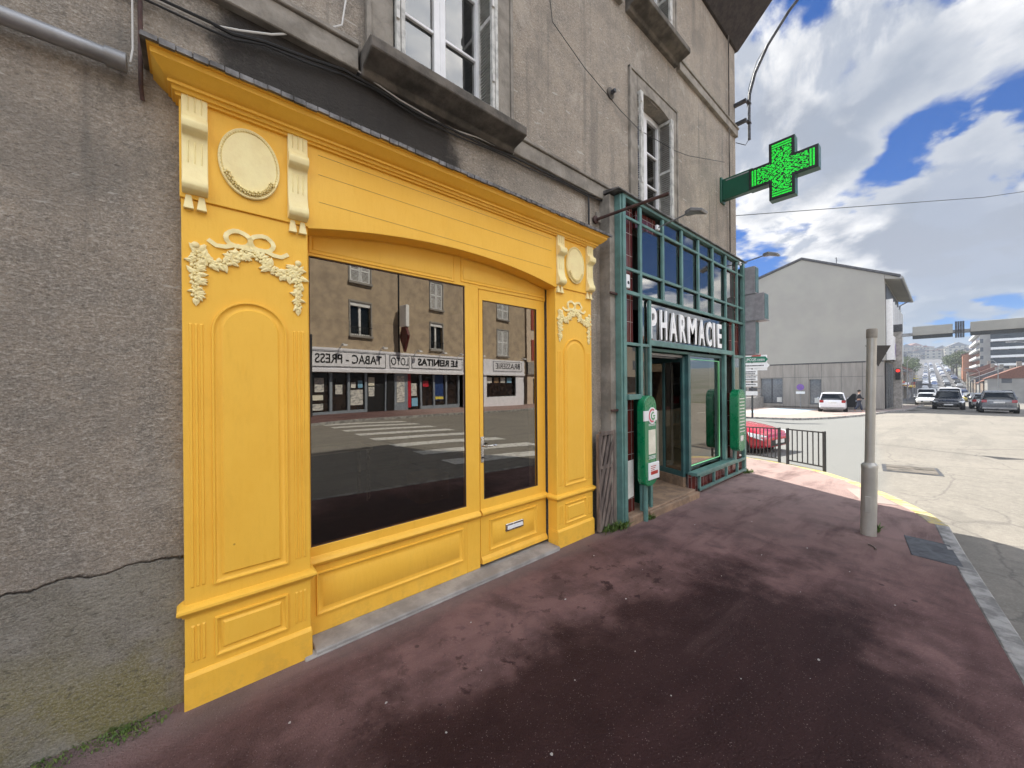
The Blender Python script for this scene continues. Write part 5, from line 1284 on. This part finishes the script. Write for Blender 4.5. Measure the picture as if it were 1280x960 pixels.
        m = MB(); m.box(-h - .012, -h + .12, s * Wd * .62, s * Wd * .90, belt - .26, belt - .06); m.build('tail_light', 'tail_lamp', t, bevel=.01)
    m = MB(); m.box(h - .06, h + .012, -Wd * .5, Wd * .5, .34, .50); m.build('grille', 'black', t, bevel=.01)
    m = MB(); m.box(h + .004, h + .022, -.26, .26, .40, .50); m.build('number_plate', 'plate', t)
    m = MB(); m.box(-h - .03, -h + .06, -Wd * .86, Wd * .86, .30, .44); m.build('bumper', 'zinc' if kind == 'suv' else 'black', t, bevel=.02)
    m = MB(); m.box(-h - .02, -h + .05, -.26, .26, belt - .30, belt - .19); m.build('number_plate', 'plate', t)
    if opendoor:
        m = MB(); m.prism([(.55, belt - .05), (.55, .35), (-.35, .35), (-.40, belt), (-.10, Ht - .12), (.1, Ht - .12)], 'y', -.03, .03)
        for v in m.bm.verts: p = Vector((v.co.x - .55, v.co.y, 0)); p.rotate(Matrix.Rotation(R(60), 3, 'Z')); v.co = Vector((p.x + .55, p.y - Wd, v.co.z))
        m.build('open_door', 'black', t, bevel=.01)
    t.location = (x, y, H(x, y) + ROAD + zoff); t.rotation_euler = (0, math.atan((H(x + 1, y) - H(x - 1, y)) / -2) * math.cos(ang), ang)
    return t
car('hatch', 'red', 'red hatchback with its nose behind the dark railings', 12.95, 5.05, R(-100))
car('suv', 'white', 'white off-roader parked on the forecourt with a dark door open', 41.9, 6.35, R(8), -ROAD, cat='car', opendoor=True)
car('suv', 'black', 'black off-roader with white number plate driving towards the camera', 51.5, -.15, R(180))
car('hatch', 'white', 'white hatchback pulled up by the kerb beyond the gantry', 65, 1.45, R(181))
car('van', 'white', 'white van behind the white hatchback at the kerb', 73, 1.65, R(181), cat='van')
car('van', 'white', 'white van queueing right behind the black off-roader', 61, -.25, R(180), cat='van')
car('suv', 'grey', 'dark grey off-roader at the right edge of the street', 47.0, -2.55, R(0))
car('hatch', 'silver', 'silver hatchback ahead of the dark grey off-roader', 55.5, -2.35, R(0))
car('sedan', 'yellow', 'dull yellow car crossing beyond the silver hatchback', 92, -2.9, R(60))
ORD = ['first', 'second', 'third', 'fourth', 'fifth', 'sixth', 'seventh', 'eighth', 'ninth', 'tenth', 'eleventh', 'twelfth', 'thirteenth', 'fourteenth', 'fifteenth', 'sixteenth', 'seventeenth', 'eighteenth', 'nineteenth', 'twentieth'] + ['twenty-' + q for q in ('first', 'second', 'third', 'fourth', 'fifth', 'sixth', 'seventh', 'eighth', 'ninth')] + ['thirtieth'] + ['thirty-' + q for q in ('first', 'second', 'third', 'fourth', 'fifth', 'sixth', 'seventh', 'eighth', 'ninth')] + ['fortieth'] + ['forty-' + q for q in ('first', 'second', 'third', 'fourth', 'fifth', 'sixth', 'seventh')]
# distant traffic: small simple cars, each one an object
def minicar(paint):
    m = MB(); st = [(-2.05, .7, .45, .85), (-1.9, .86, .25, .95), (-.8, .88, .2, .96), (.9, .88, .2, .93), (1.8, .84, .25, .75), (2.05, .66, .38, .6)]
    m.rings([section(a, w, z0, z1, 4, 12) for a, w, z0, z1 in st], True, (True, True)); m.box(-1.5, .3, -.62, .62, .9, 1.45)
    for v in m.bm.verts:
        if v.co.z > 1.4: v.co.x = v.co.x * .8 - .1; v.co.y *= .9
    return m.build('distant_car', 'carpaint_' + paint, smooth=True, category='car')
protos = {p: minicar(p) for p in ('white', 'grey', 'silver', 'black', 'blue')}
rc = random.Random(3); k = 0; used = set()
for lane, (oy, sp) in enumerate(((1.35, 9), (-1.6, 12), (3.6, 8.5), (-4.2, 8.5))):
    x = 84 + lane * 2; nl = 0
    while x < 420:
        p = rc.choice(['white', 'grey', 'silver', 'black', 'blue', 'grey', 'silver'])
        if lane > 1 and rc.random() < .2: x += sp * 1.5; continue
        o = protos[p]
        if p in used: o = o.copy(); COL.objects.link(o)
        used.add(p)
        o.location = (x, yc(x) + oy, H(x, 0) + ROAD + .02); o.rotation_euler = (0, -math.atan(H(x + 1, 0) - H(x - 1, 0)) / 2 * 1, .022 + (math.pi if lane in (0, 2) else 0))
        if lane in (0, 2): o.rotation_euler[1] *= -1
        o['group'] = 'distant cars in the traffic on the far hill road'
        o['label'] = 'tiny %s car, %s from the near end of the %s line of hill traffic' % (p, ORD[nl], ['inner left', 'inner right', 'leftmost', 'rightmost'][lane]); nl += 1
        x += sp * rc.uniform(.8, 1.5)

# ---------------------------------------------------------------- street backdrop: houses, trees
def house(x, y, w, d, h, matn, label, kind='gable', ang=0, z=None, roofm='roof_slate', gp=None):
    z = H(x, 0) - .3 if z is None else z
    t = thing('house', label, 'building', (x, y, z), ang, gp, local=True)
    m = MB(); m.box(0, w, 0, d, -1.5, h); m.build('wall', matn, t)
    m = MB()
    if kind == 'gable': m.prism([(-.3, h - .05), (d / 2, h + d * .28), (d + .3, h - .05)], 'x', -.15, w + .15)
    else: m.box(-.25, w + .25, -.25, d + .25, h, h + .45); m.box(w * .3, w * .5, d * .3, d * .5, h + .45, h + 2)
    r = m.build('roof', roofm, t)
    if kind == 'gable': m = MB(); m.box(w * .7, w * .7 + .7, d * .45, d * .45 + .7, h, h + d * .28 + 1.1); m.build('chimney', 'cement', r)
    return t
rr_ = random.Random(21)
ADJ = ['cream', 'white', 'brown', 'pinkish', 'grey', 'pale yellow']
GRP = 'small houses lining the street behind the gantry'
x = 69; k = 0
while x < 215:
    w = rr_.uniform(8, 13); i = rr_.randrange(6); hh = rr_.uniform(5.5, 8)
    o = house(x, yc(x) + 6.6 + rr_.uniform(-.2, .5), w, 9, hh, FARW[i], '', roofm=rr_.choice(['roof_slate', 'roof_tile']))
    o['label'] = ADJ[i] + ' house on the left of the far street, number %s from the white building' % ['one', 'two', 'three', 'four', 'five', 'six', 'seven', 'eight', 'nine', 'ten', 'eleven', 'twelve', 'thirteen', 'fourteen', 'fifteen', 'sixteen', 'seventeen', 'eighteen'][k]; o['group'] = 'houses on the left of the far street'
    # shop fascia
    m = MB(); m.box(.3, w - .3, -.9, .02, 2.9, 3.25); m.build('awning', rr_.choice(['opp_red', 'sign_white', 'teal_dark', 'poster_yellow']), o)
    x += w + .1; k += 1
# right-hand side
o = thing('apartment_block', 'white apartment block with rows of balconies at the right edge', 'building', (0, 0, 0), .0, local=True)
bw, bd, bh = 36, 14, 21.5
m = MB(); m.box(0, bw, -bd, 0, -2, bh); m.build('wall', 'far_wall_1', o)
m = MB(); m.box(-.4, bw + .4, -bd - .4, .4, bh, bh + .5); m.build('roof', 'roof_slate', o)
for fl in range(7):
    z = 1.9 + fl * 2.75
    m = MB(); m.box(-.9, -.0, -bd + 1.0, -2.2, z, z + .18); m.box(-.92, -.85, -bd + 1.0, -2.2, z + .18, z + .75); m.build('balcony', 'white_plastic', o)
    m = MB(); m.box(-.06, .02, -bd + 1.0, -2.2, z + .9, z + 2.5); m.build('window_row', 'car_window', o)
    m = MB(); m.box(1, bw - 1, -.02, .8, z, z + .18); m.box(1, bw - 1, .76, .82, z + .18, z + .8); m.build('balcony', 'white_plastic', o)
    m = MB(); m.box(1, bw - 1, -.02, .06, z + .9, z + 2.5); m.build('window_row', 'car_window', o)
o.location = (205, -7.75, H(205, 0) - 1)
o.rotation_euler[2] = .02
t = thing('brick_building', 'plain orange brick building behind the right row', 'building', (240, -4.6, -5), local=True)
m = MB(); m.prism([(-26, -3), (-26, 24), (0, 16.9), (0, -3)], 'x', 0, 20); m.build('wall', 'orange_brick', t)
m = MB(); m.prism([(-26.3, 24), (-26.3, 24.4), (.3, 17.3), (.3, 16.9)], 'x', -.3, 20.3); m.build('roof', 'roof_tile', t)
m = MB(); m.box(3, 4.5, -8, -7, 18.5, 21); m.build('chimney', 'orange_brick', t)
x = 120; k = 0
for k in range(7):
    w = rr_.uniform(8, 11); i = rr_.randrange(6); x0 = 128 + k * 9.8
    yy = -.0295 * x0 - 9.2 - .1 if x0 < 158 else -4.2 - 9.0 * 0 - 9
    yy = (yc(x0) - 5.4) - 9
    o = house(x0, yy, w, 9, rr_.uniform(3.2, 4.8) + k * .3, FARW[i], '', roofm=rr_.choice(['roof_tile', 'roof_slate']))
    o['label'] = 'low ' + ADJ[i] + ' house on the right of the far street, %s from the near end' % ['first', 'second', 'third', 'fourth', 'fifth', 'sixth', 'seventh'][k]; o['group'] = 'low houses on the right of the far street'
# far hill town: individual blocks
k = 0
for row, (x0, n) in enumerate(((290, 7), (350, 9), (420, 12), (500, 14), (580, 16), (660, 18), (720, 20))):
    for j in range(n):
        yy = x0 * (-.075 + .175 * (j + rr_.uniform(.1, .9)) / n)
        cy = yc(x0)
        w, d, h = rr_.uniform(9, 22), rr_.uniform(8, 16), rr_.uniform(6, 12) + (5 if x0 > 600 and rr_.random() < .5 else 0)
        if abs(yy + d / 2 - cy) < d / 2 + 11 and x0 < 520: continue
        i = rr_.randrange(6); xx = x0 + rr_.uniform(-18, 18)
        flat_ = rr_.random() < .45
        o = house(xx, yy, w, d, h, FARW[i], 'distant ' + ADJ[i] + (' flat roofed block' if flat_ else ' pitched roof house') + ' on the far hillside', 'flat' if flat_ else 'gable', rr_.uniform(-.5, .5), H(xx, 0) - 2, rr_.choice(['roof_tile', 'roof_slate', 'roof_slate']))
        o['group'] = 'distant buildings on the far hillside'; k += 1
        o['label'] = '%s %s, %s from right in the %s hillside row' % (ADJ[i], 'flat roofed block' if flat_ else 'pitched roof house', ORD[j], ORD[row])
def tree(x, y, h, r, label, mat='foliage_a', n=1500, z=None, grp=None):
    z = H(x, 0) - .3 if z is None else z
    t = thing('tree', label, 'tree', (x, y, z), 0, grp, local=True); rt_ = random.Random(int(x * 7 + y))
    m = MB(); m.tube([(0, 0, -.3), (.05, 0, h * .3), (0, .1, h * .6)], [r * .09, r * .07, r * .03], 8)
    for a in range(5):
        an = a * 1.3; m.tube([(0, 0, h * (.28 + .05 * a)), (math.cos(an) * r * .4, math.sin(an) * r * .4, h * (.5 + .05 * a))], [r * .04, r * .015], 5)
    m.build('trunk', 'bark', t)
    m = MB(); cl = [(Vector((rt_.uniform(-1, 1), rt_.uniform(-1, 1), rt_.uniform(-.9, .9)))) for _ in range(16)]
    for k in range(n):
        c = rt_.choice(cl); c = c if c.length < 1 else c.normalized(); q = Vector((rt_.gauss(0, 1), rt_.gauss(0, 1), rt_.gauss(0, 1))).normalized() * rt_.uniform(.5, 1) * .42
        p = Vector(((c.x * .68 + q.x) * r, (c.y * .68 + q.y) * r, h * .62 + (c.z * .62 + q.z) * h * .38))
        s = rt_.uniform(.03, .075) * r; a = Vector((rt_.gauss(0, 1), rt_.gauss(0, 1), rt_.gauss(0, 1))).normalized(); b = a.orthogonal().normalized(); c2 = a.cross(b)
        m.face([p + b * s, p + c2 * s * .7, p - b * s, p - c2 * s * .7])
    m.build('crown', mat, t)
TR = [(225, 9.8, 10, 3.6), (240, 11.2, 11, 4), (262, 11.0, 10, 3.8), (212, 9.6, 9.5, 3.2)]
for k, (a, b, c, d) in enumerate(TR): tree(a, b, c, d, 'green street tree on the left where the far road starts to climb, %s of four' % ['nearest', 'second', 'third', 'leftmost'][k], grp='trees on the left of the far road')
for k, (a, b, c, d) in enumerate([(250, -1.6, 11.5, 4.0), (262, -4.5, 12, 4.5), (278, -1.0, 11, 4.0), (292, -4, 12, 4.5), (305, -.6, 10, 3.6)]): tree(a, b - 1.5, c, d, 'leafy green tree left of the orange brick building, %s of five' % ['nearest', 'second', 'third', 'fourth', 'farthest'][k], grp='trees beside the orange building')
for k in range(5): tree(72 + k * 9, 11 + k * .3, 11.5 + rr_.uniform(-1, 1), 3.2, 'dark tree behind the left houses, %s from the gantry' % ['first', 'second', 'third', 'fourth', 'fifth'][k], 'foliage_b', 900, grp='dark trees behind the left houses')
for k in range(9):
    x = 70 + k * 17; s = 1 if k % 2 else -1; y = yc(x) + (5.3 if s > 0 else -4.9)
    t = thing('street_lamp', '', 'street lamp', (x, y, H(x, 0)), group='street lamps along the far street', local=True)
    t['label'] = '%s distant street lamp, on the %s of the far street' % (['first', 'second', 'third', 'fourth', 'fifth', 'sixth', 'seventh', 'eighth', 'ninth'][k], 'left' if s > 0 else 'right')
    m = MB(); m.tube([(0, 0, -.2), (0, 0, 6.2), (0, -s * .5, 6.9), (0, -s * 1.5, 7.1)], [.09, .06, .05, .04], 6); m.build('post', 'zinc', t)
    m = MB(); m.box(-.14, .14, -s * 1.4, -s * 2.1, 7.02, 7.16); m.build('lamp_head', 'zinc', t)

# ---------------------------------------------------------------- opposite side of the street (reflected in the glass)
def olocal(name, label, cat, s, t_=0, z=0, group=None): p = ow(s, t_, z); return thing(name, label, cat, (p.x, p.y, z), OA, group, local=True)
ob = olocal('cafe_building', 'brown rendered house with a white fronted cafe and shuttered windows', 'building', 0)
OH = [(2.34, 3.66, 4.68, 6.72), (8.36, 9.50, 4.25, 6.15), (2.34, 3.66, 7.95, 9.3), (8.36, 9.5, 7.2, 9.1), (15.68, 17.1, 4.2, 6.4), (15.68, 17.1, 7.4, 8.9), (-3.6, -2.4, 4.68, 6.7), (-3.6, -2.4, 7.95, 9.3)]
def oholed(m, x0, x1, z0, z1, holes, dep=.25):
    X = sorted({x0, x1, *[h[0] for h in holes], *[h[1] for h in holes]}); Z = sorted({z0, z1, *[h[2] for h in holes], *[h[3] for h in holes]})
    for a, b in zip(X, X[1:]):
        for c, d in zip(Z, Z[1:]):
            if not any(h[0] < (a + b) / 2 < h[1] and h[2] < (c + d) / 2 < h[3] for h in holes): m.face([(a, 0, c), (b, 0, c), (b, 0, d), (a, 0, d)])
    for a, b, c, d in holes:
        for p, q in (((a, c), (b, c)), ((b, c), (b, d)), ((b, d), (a, d)), ((a, d), (a, c))): m.face([(p[0], 0, p[1]), (q[0], 0, q[1]), (q[0], -dep, q[1]), (p[0], -dep, p[1])])
m = MB(); oholed(m, -9, 19.6, 2.4, 10.6, OH)
m.face([(-9, 0, -1), (-9, -9, -1), (-9, -9, 10.6), (-9, 0, 10.6)]); m.face([(19.6, 0, -1), (19.6, -9, -1), (19.6, -9, 10.6), (19.6, 0, 10.6)]); m.face([(-9, -9, -1), (19.6, -9, -1), (19.6, -9, 10.6), (-9, -9, 10.6)])
m.build('wall', 'opp_wall', ob)
m = MB(); m.prism([(.5, 10.5), (.5, 10.7), (-4.5, 13.2), (-9.5, 10.6)], 'x', -9.2, 19.8); r = m.build('roof', 'roof_tile', ob)
m = MB(); m.box(5.0, 6.4, -4, -3, 12, 14.4); m.build('chimney', 'opp_wall', r); m = MB(); m.box(-6, -4, -3.5, -2.5, 12, 14.2); m.build('chimney', 'opp_wall', r)
for k, (a, b, c, d) in enumerate(OH):
    fr = MB(); fr.box(a - .10, a, -.02, .05, c - .1, d + .1); fr.box(b, b + .10, -.02, .05, c - .1, d + .1); fr.box(a, b, -.02, .05, d, d + .12); fr.box(a - .12, b + .12, -.05, .16, c - .14, c)
    w = fr.build('window', 'opp_trim', ob, bevel=.01)
    if k in (0, 1, 6):
        m = MB(); m.box(a, b, -.22, -.20, c, d); m.build('pane', 'car_window', w)
        m = MB(); m.box((a + b) / 2 - .07, (a + b) / 2 + .07, -.20, -.12, c, d - .2); m.box(a, a + .08, -.20, -.12, c, d - .2); m.box(a, b, -.19, -.02, d - .22, d); m.box(a, b, -.2, -.11, c, c + .1); m.build('frame', 'pvc_white', w)
        m = MB()
        for q in range(9): m.box(a + q * (b - a) / 9 + .03, a + q * (b - a) / 9 + .055, .08, .10, c, c + .5)
        m.box(a - .05, b + .05, .075, .105, c + .5, c + .54); m.build('balustrade', 'black', w)
    else:
        for q in range(2):
            x0 = a + q * (b - a) / 2 + .02; x1 = x0 + (b - a) / 2 - .04; m = MB()
            m.box(x0, x0 + .07, -.06, -.01, c, d); m.box(x1 - .07, x1, -.06, -.01, c, d)
            for zz_ in (c, (c + d) / 2, d - .09): m.box(x0, x1, -.059, -.012, zz_, zz_ + .09)
            zz_ = c + .12
            while zz_ < d - .1: m.prism([(-.055, zz_ + .04), (-.05, zz_ + .05), (-.015, zz_ + .015), (-.02, zz_ + .005)], 'x', x0 + .07, x1 - .07); zz_ += .075
            m.build('shutter', 'pvc_white', w)
# shopfront of the cafe
m = MB(); m.box(-4, 11.5, -.02, .20, 2.42, 2.60); m.box(-4, 11.5, .0, .16, 3.66, 3.80); m.box(-4, 11.5, -.04, .12, 2.60, 3.66); sf2 = m.build('shop_fascia', 'sign_white', ob, bevel=.01)
m = MB(); m.box(11.6, 19.3, -.04, .12, 2.60, 3.80); m.box(11.6, 19.3, -.02, .20, 2.42, 2.60); m.box(11.6, 14.25, -.04, .06, -.6, 2.42); m.box(18.15, 19.3, -.04, .06, -.8, 2.42); m.box(14.25, 18.15, -.04, .06, -.8, .55); m.build('shop_fascia', 'sign_white', ob, bevel=.01)
m = MB(); m.box(-4, 11.5, -.5, -.45, -.6, 2.5); m.box(14.2, 18.2, -.30, -.28, .5, 2.45); m.build('shop_glazing', 'shop_dark', ob)
m = MB()
for s in (-4, -2.6, -1.3, .0, 1.22, 2.28, 3.40, 4.80, 5.50, 6.42, 7.62, 8.80, 10.0, 11.30): m.box(s, s + .16, -.44, -.30, -.5, 2.42)
m.box(-4, 3.5, -.43, -.31, -.4, .14); m.box(7.6, 11.4, -.43, -.31, -.5, .10); m.box(5.5, 6.42, -.43, -.33, -.5, 2.42)
m.build('shop_frame', 'shop_alu', ob, bevel=.01)
m = MB(); m.box(4.9, 5.42, -.30, -.24, -.5, 2.3); m.build('shop_door', 'black', ob, bevel=.01)
m = MB(); m.box(3.45, 4.8, -.45, -.40, -.4, 2.4); m.build('vestibule', 'black', ob)
m = MB()
for s in (-1.5, 1.6, 4.2, 6.9, 9.1, 10.9, 13.2, 18.6): m.tube([(s, .1, 3.8), (s, .5, 4.05), (s, .7, 3.98)], .03, 6); m.box(s - .12, s + .12, .6, .82, 3.9, 4.0)
m.build('sign_lamps', 'white_plastic', ob)
def poster(s0, s1, z0, z1, mat, label, y=-.43, name='poster', cat='poster'):
    o = olocal(name, label, cat, (s0 + s1) / 2, y, z0); w = s1 - s0
    m = MB(); m.box(-w / 2, w / 2, 0, .02, 0, z1 - z0); m.build('sheet', mat, o)
    return o
poster(.45, .95, 1.30, 2.1, 'poster_mix', 'stack of white notices on the leftmost reflected cafe pane')
poster(.18, .90, .83, 1.12, 'cream_paper', 'wide cream sheet low on the leftmost reflected cafe pane')
poster(.32, .90, .25, .62, 'poster_mix', 'pale picture sheet at the foot of the leftmost reflected cafe pane')
poster(1.60, 2.02, 1.15, 1.70, 'poster_mix', 'small framed notice on the second reflected cafe pane')
poster(2.52, 3.32, .43, 1.38, 'poster_mix', 'large white poster with a dark drawing on the cafe front')
poster(2.55, 2.85, 1.5, 1.85, 'paper', 'round white sticker above the large white poster')
poster(3.0, 3.3, 1.5, 1.95, 'poster_lightblue', 'small blue sheet above the large white poster')
poster(3.67, 4.07, 1.62, 2.15, 'cream_paper', 'upper notice beside the cafe vestibule', -.38)
poster(3.67, 4.07, .95, 1.55, 'poster_mix', 'lower notice beside the cafe vestibule', -.38)
poster(5.68, 6.28, .45, 2.25, 'poster_mix', 'tall newspaper bill on the pale door panel', -.32)
poster(6.56, 6.80, .05, 2.45, 'poster_red', 'tall red banner beside the pale door panel', -.30)
poster(6.90, 7.36, .85, 1.75, 'poster_mix', 'dark and white poster next to the red banner', -.40)
poster(6.85, 7.36, .12, .70, 'poster_lightblue', 'light blue box panel under the poster by the red banner', -.30)
poster(7.95, 8.45, 1.5, 1.93, 'poster_red', 'small red and white sticker on the cafe pane right of the red banner')
poster(9.02, 9.86, .47, 2.44, 'poster_blue', 'tall dark blue poster on the cafe front')
poster(9.05, 9.83, .55, .75, 'poster_yellow', 'yellow strip at the foot of the tall blue poster', -.40)
for k, (s, mt) in enumerate(((14.6, 'paper'), (15.5, 'cardboard'), (16.4, 'poster_mix'), (17.3, 'poster_lightblue'))): poster(s, s + .6, 1.75, 2.25, mt, ['white', 'tan', 'patterned', 'light blue'][k] + ' sheet hung in the brasserie window', -.27)
def osign(s0, s1, z0, z1, txt, label, bold=0, m_=.12):
    o = olocal('shop_sign', label, 'shop sign', (s0 + s1) / 2, .125, z0, 'framed name boards over the cafe front'); w = s1 - s0; h_ = z1 - z0
    m = MB(); m.box(-w / 2, w / 2, 0, .03, 0, h_); m.build('board', 'sign_white', o)
    m = MB(); b = .03
    for q in ((-w / 2, w / 2, 0, b), (-w / 2, w / 2, h_ - b, h_), (-w / 2, -w / 2 + b, b, h_ - b), (w / 2 - b, w / 2, b, h_ - b)): m.box(q[0], q[1], .028, .045, q[2], q[3])
    m.build('border', 'black', o)
    # reader stands in the street looking towards -Y: reading direction is -X
    text('lettering', txt, 'black', o, (w / 2 - w * m_ / 2, .04, h_ * .24), (-1, 0, 0), (0, 0, 1), w * (1 - m_), h_ * .60, .02, bold=bold)
osign(-.05, 4.55, 2.72, 3.60, 'TABAC - PRESS', 'long framed sign reading TABAC - PRESS', .01)
osign(4.86, 6.40, 2.76, 3.60, 'LOTO', 'short framed sign reading LOTO', .0)
osign(6.60, 11.35, 2.80, 3.64, 'LE REINITAS', 'framed sign reading LE REINITAS in heavy letters', .035, .22)
osign(14.95, 18.9, 2.80, 3.66, 'BRASSERIE', 'framed sign reading BRASSERIE at the far end of the cafe', .0, .16)
t = olocal('tobacco_sign', 'dark red lozenge sign with white panel projecting over the cafe', 'projecting sign', 5.7, .05, 3.9)
m = MB(); m.prism([(.15, 1.0), (.62, 2.1), (1.1, 1.0), (.62, -.1)], 'x', -.10, .10); m.build('lozenge', 'dark_red', t, bevel=.02)
m = MB(); m.box(-.13, .13, .25, .95, 1.6, 3.0); m.build('panel', 'white_plastic', t, bevel=.02)
m = MB(); m.tube([(0, -.05, 6.6), (0, -.05, -.1)], .06, 8); m.tube([(0, 0, 1.0), (0, .2, 1.0)], .03, 6); m.build('pipe', 'black', t)
t = olocal('lamp_post', 'dark upright post with ladder rungs before the left end of the cafe', 'post', -.15, .6, 0)
m = MB(); m.tube([(0, 0, 0), (0, 0, 4.4)], .06, 8); m.build('post', 'dark_rail', t)
m = MB()
for q in range(7): m.box(-.5, 0, -.02, .02, 2.9 + q * .2, 2.98 + q * .2)
m.build('rungs', 'dark_rail', t)
t = olocal('priority_sign', 'yellow diamond road sign and blue plate on a tall utility pole', 'road sign', 20.0, 1.0, -.3)
m = MB(); m.tube([(0, 0, -.2), (0, 0, 9.6)], .10, 8); m.build('pole', 'opp_trim', t)
m = MB(); m.rings([[(.1, .3, 3.0), (.62, .1, 3.75), (.1, -.1 + .2, 4.5), (-.42, .3, 3.75)], [(.1, .35, 3.0), (.62, .15, 3.75), (.1, .15, 4.5), (-.42, .35, 3.75)]], True, (True, True)); m.build('diamond', 'poster_yellow', t)
m = MB(); m.box(-.35, .35, .12, .16, 5.3, 5.8); m.build('plate', 'sign_blue', t)
ob2 = olocal('corner_house', 'cream house with dark red shutters beyond the brasserie', 'building', 20.3, 0)
m = MB(); m.box(0, 9, -9, -.3, -1.5, 10.2); m.build('wall', 'opp_cream', ob2); m = MB(); m.box(-.2, 9.2, -9.2, .0, 10.2, 10.6); m.build('roof', 'roof_tile', ob2)
for s in (.7, 3.4, 6.3):
    for z in (4.0, 7.0): m = MB(); m.box(s, s + 1.5, -.32, -.22, z, z + 2.0); m.build('shutter', 'opp_red', ob2)
m = MB(); m.box(-.1, 9, -.32, -.1, 2.6, 3.8); m.build('band', 'opp_trim', ob2); m = MB(); m.box(1.0, 2.0, -.32, -.26, -1, 2.2); m.build('door', 'shop_dark', ob2); m = MB(); m.box(3, 5.5, -.32, -.26, .3, 2.2); m.build('window', 'car_window', ob2)
# neighbours that only show in the pharmacy glass and close the street
for k, (s, w, hh, mt, lb) in enumerate(((30, 12, 9, 'opp_cream', 'tall cream rendered house on the opposite side'), (43, 12, 7.5, 'far_wall_2', 'brown house further along the opposite side'), (56, 14, 8.5, 'far_wall_5', 'pale yellow house farthest along the opposite side'), (-24, 14.5, 9.0, 'far_wall_4', 'grey house at the near end of the opposite side'))):
    o = olocal('house', lb, 'building', s, -1.0 if s > 0 else 0, 0)
    m = MB(); m.box(0, w, -9, 0, -2.5, hh); m.build('wall', mt, o); m = MB(); m.prism([(.3, hh), (-4.5, hh + 2.4), (-9.3, hh)], 'x', -.2, w + .2); m.build('roof', 'roof_tile', o)
    if s > 0:
        m = MB(); m.box(w * .2, w * .8, 0, .03, .2, 2.6); m.build('shopfront', 'shop_dark', o)

# ---------------------------------------------------------------- person
def skin(name, joints, edges, mat, parent, sub=2):
    me = bpy.data.meshes.new(name); me.from_pydata([j[0] for j in joints], edges, []); me.update()
    o = bpy.data.objects.new(name, me); COL.objects.link(o)
    md = o.modifiers.new('skin', 'SKIN'); o.modifiers.new('sub', 'SUBSURF').levels = sub
    lay = me.skin_vertices[0].data if me.skin_vertices else None
    if lay is None:
        bpy.context.view_layer.update(); me.attributes
    for i, j in enumerate(joints): me.skin_vertices[0].data[i].radius = (j[1], j[1] * (j[2] if len(j) > 2 else 1)); me.skin_vertices[0].data[i].use_root = (i == 0)
    bpy.context.view_layer.update()
    nm = bpy.data.meshes.new_from_object(o.evaluated_get(bpy.context.evaluated_depsgraph_get()))
    bpy.data.objects.remove(o); nm.name = name; nm.materials.clear(); nm.materials.append(MATS[mat])
    for p in nm.polygons: p.use_smooth = True
    o = bpy.data.objects.new(name, nm); COL.objects.link(o); o.parent = parent; return o
px_, py_ = 40.9, 4.6
pe = thing('person', 'person in a dark jacket and blue trousers walking past the white building', 'person', (px_, py_, H(px_, py_)), R(-70), local=True)
J = [((0, 0, .95), .14, .8), ((0, 0, 1.15), .12, .75), ((.02, 0, 1.35), .15, .7), ((.03, 0, 1.47), .06), ((.04, 0, 1.55), .055), ((.05, 0, 1.64), .10), ((.05, 0, 1.70), .085),
     ((.02, .18, 1.38), .06), ((.0, .24, 1.10), .045), ((.14, .22, .90), .035), ((.19, .21, .82), .04), ((.02, -.18, 1.38), .06), ((.12, -.24, 1.12), .045), ((.33, -.20, 1.05), .035), ((.41, -.19, 1.05), .04),
     ((0, .09, .88), .10), ((.16, .10, .50), .07), ((.22, .10, .12), .05), ((.36, .10, .05), .045), ((0, -.09, .88), .10), ((-.06, -.10, .48), .07), ((-.28, -.10, .16), .05), ((-.20, -.10, .05), .045)]
E_ = [(0, 1), (1, 2), (2, 3), (3, 4), (4, 5), (5, 6), (2, 7), (7, 8), (8, 9), (9, 10), (2, 11), (11, 12), (12, 13), (13, 14), (0, 15), (15, 16), (16, 17), (17, 18), (0, 19), (19, 20), (20, 21), (21, 22)]
skin('body', J, E_, 'skin', pe)
skin('jacket', [((0, 0, .90), .17, .85), ((0, 0, 1.15), .15, .8), ((.02, 0, 1.36), .175, .75), ((.02, 0, 1.46), .08), ((.02, .19, 1.38), .08), ((.0, .25, 1.10), .062), ((.13, .22, .93), .05), ((.02, -.19, 1.38), .08), ((.12, -.25, 1.12), .062), ((.31, -.20, 1.06), .05)], [(0, 1), (1, 2), (2, 3), (2, 4), (4, 5), (5, 6), (2, 7), (7, 8), (8, 9)], 'jacket', pe)
skin('trousers', [((0, 0, .94), .155, .85), ((0, .09, .86), .12), ((.16, .10, .50), .088), ((.22, .10, .12), .07), ((0, -.09, .86), .12), ((-.06, -.10, .48), .088), ((-.28, -.10, .16), .07)], [(0, 1), (1, 2), (2, 3), (0, 4), (4, 5), (5, 6)], 'trousers', pe)
m = MB(); m.ball((.03, 0, 1.70), (.125, .115, .11), 2); m.build('hair', 'hair', pe, smooth=True)

# ---------------------------------------------------------------- air
hz = MB().box(-330, 960, -640, 660, -30, 66).build('haze', 'black', kind='stuff')
hm = bpy.data.materials.new('air'); hm.use_nodes = True; t_ = hm.node_tree; t_.nodes.clear(); gg = G(t_)
pv = gg.n('ShaderNodeVolumePrincipled'); pv.inputs['Color'].default_value = (.80, .88, 1, 1); pv.inputs['Density'].default_value = .00045
t_.links.new(pv.outputs[0], gg.n('ShaderNodeOutputMaterial').inputs['Volume'])
hz.data.materials.clear(); hz.data.materials.append(hm)
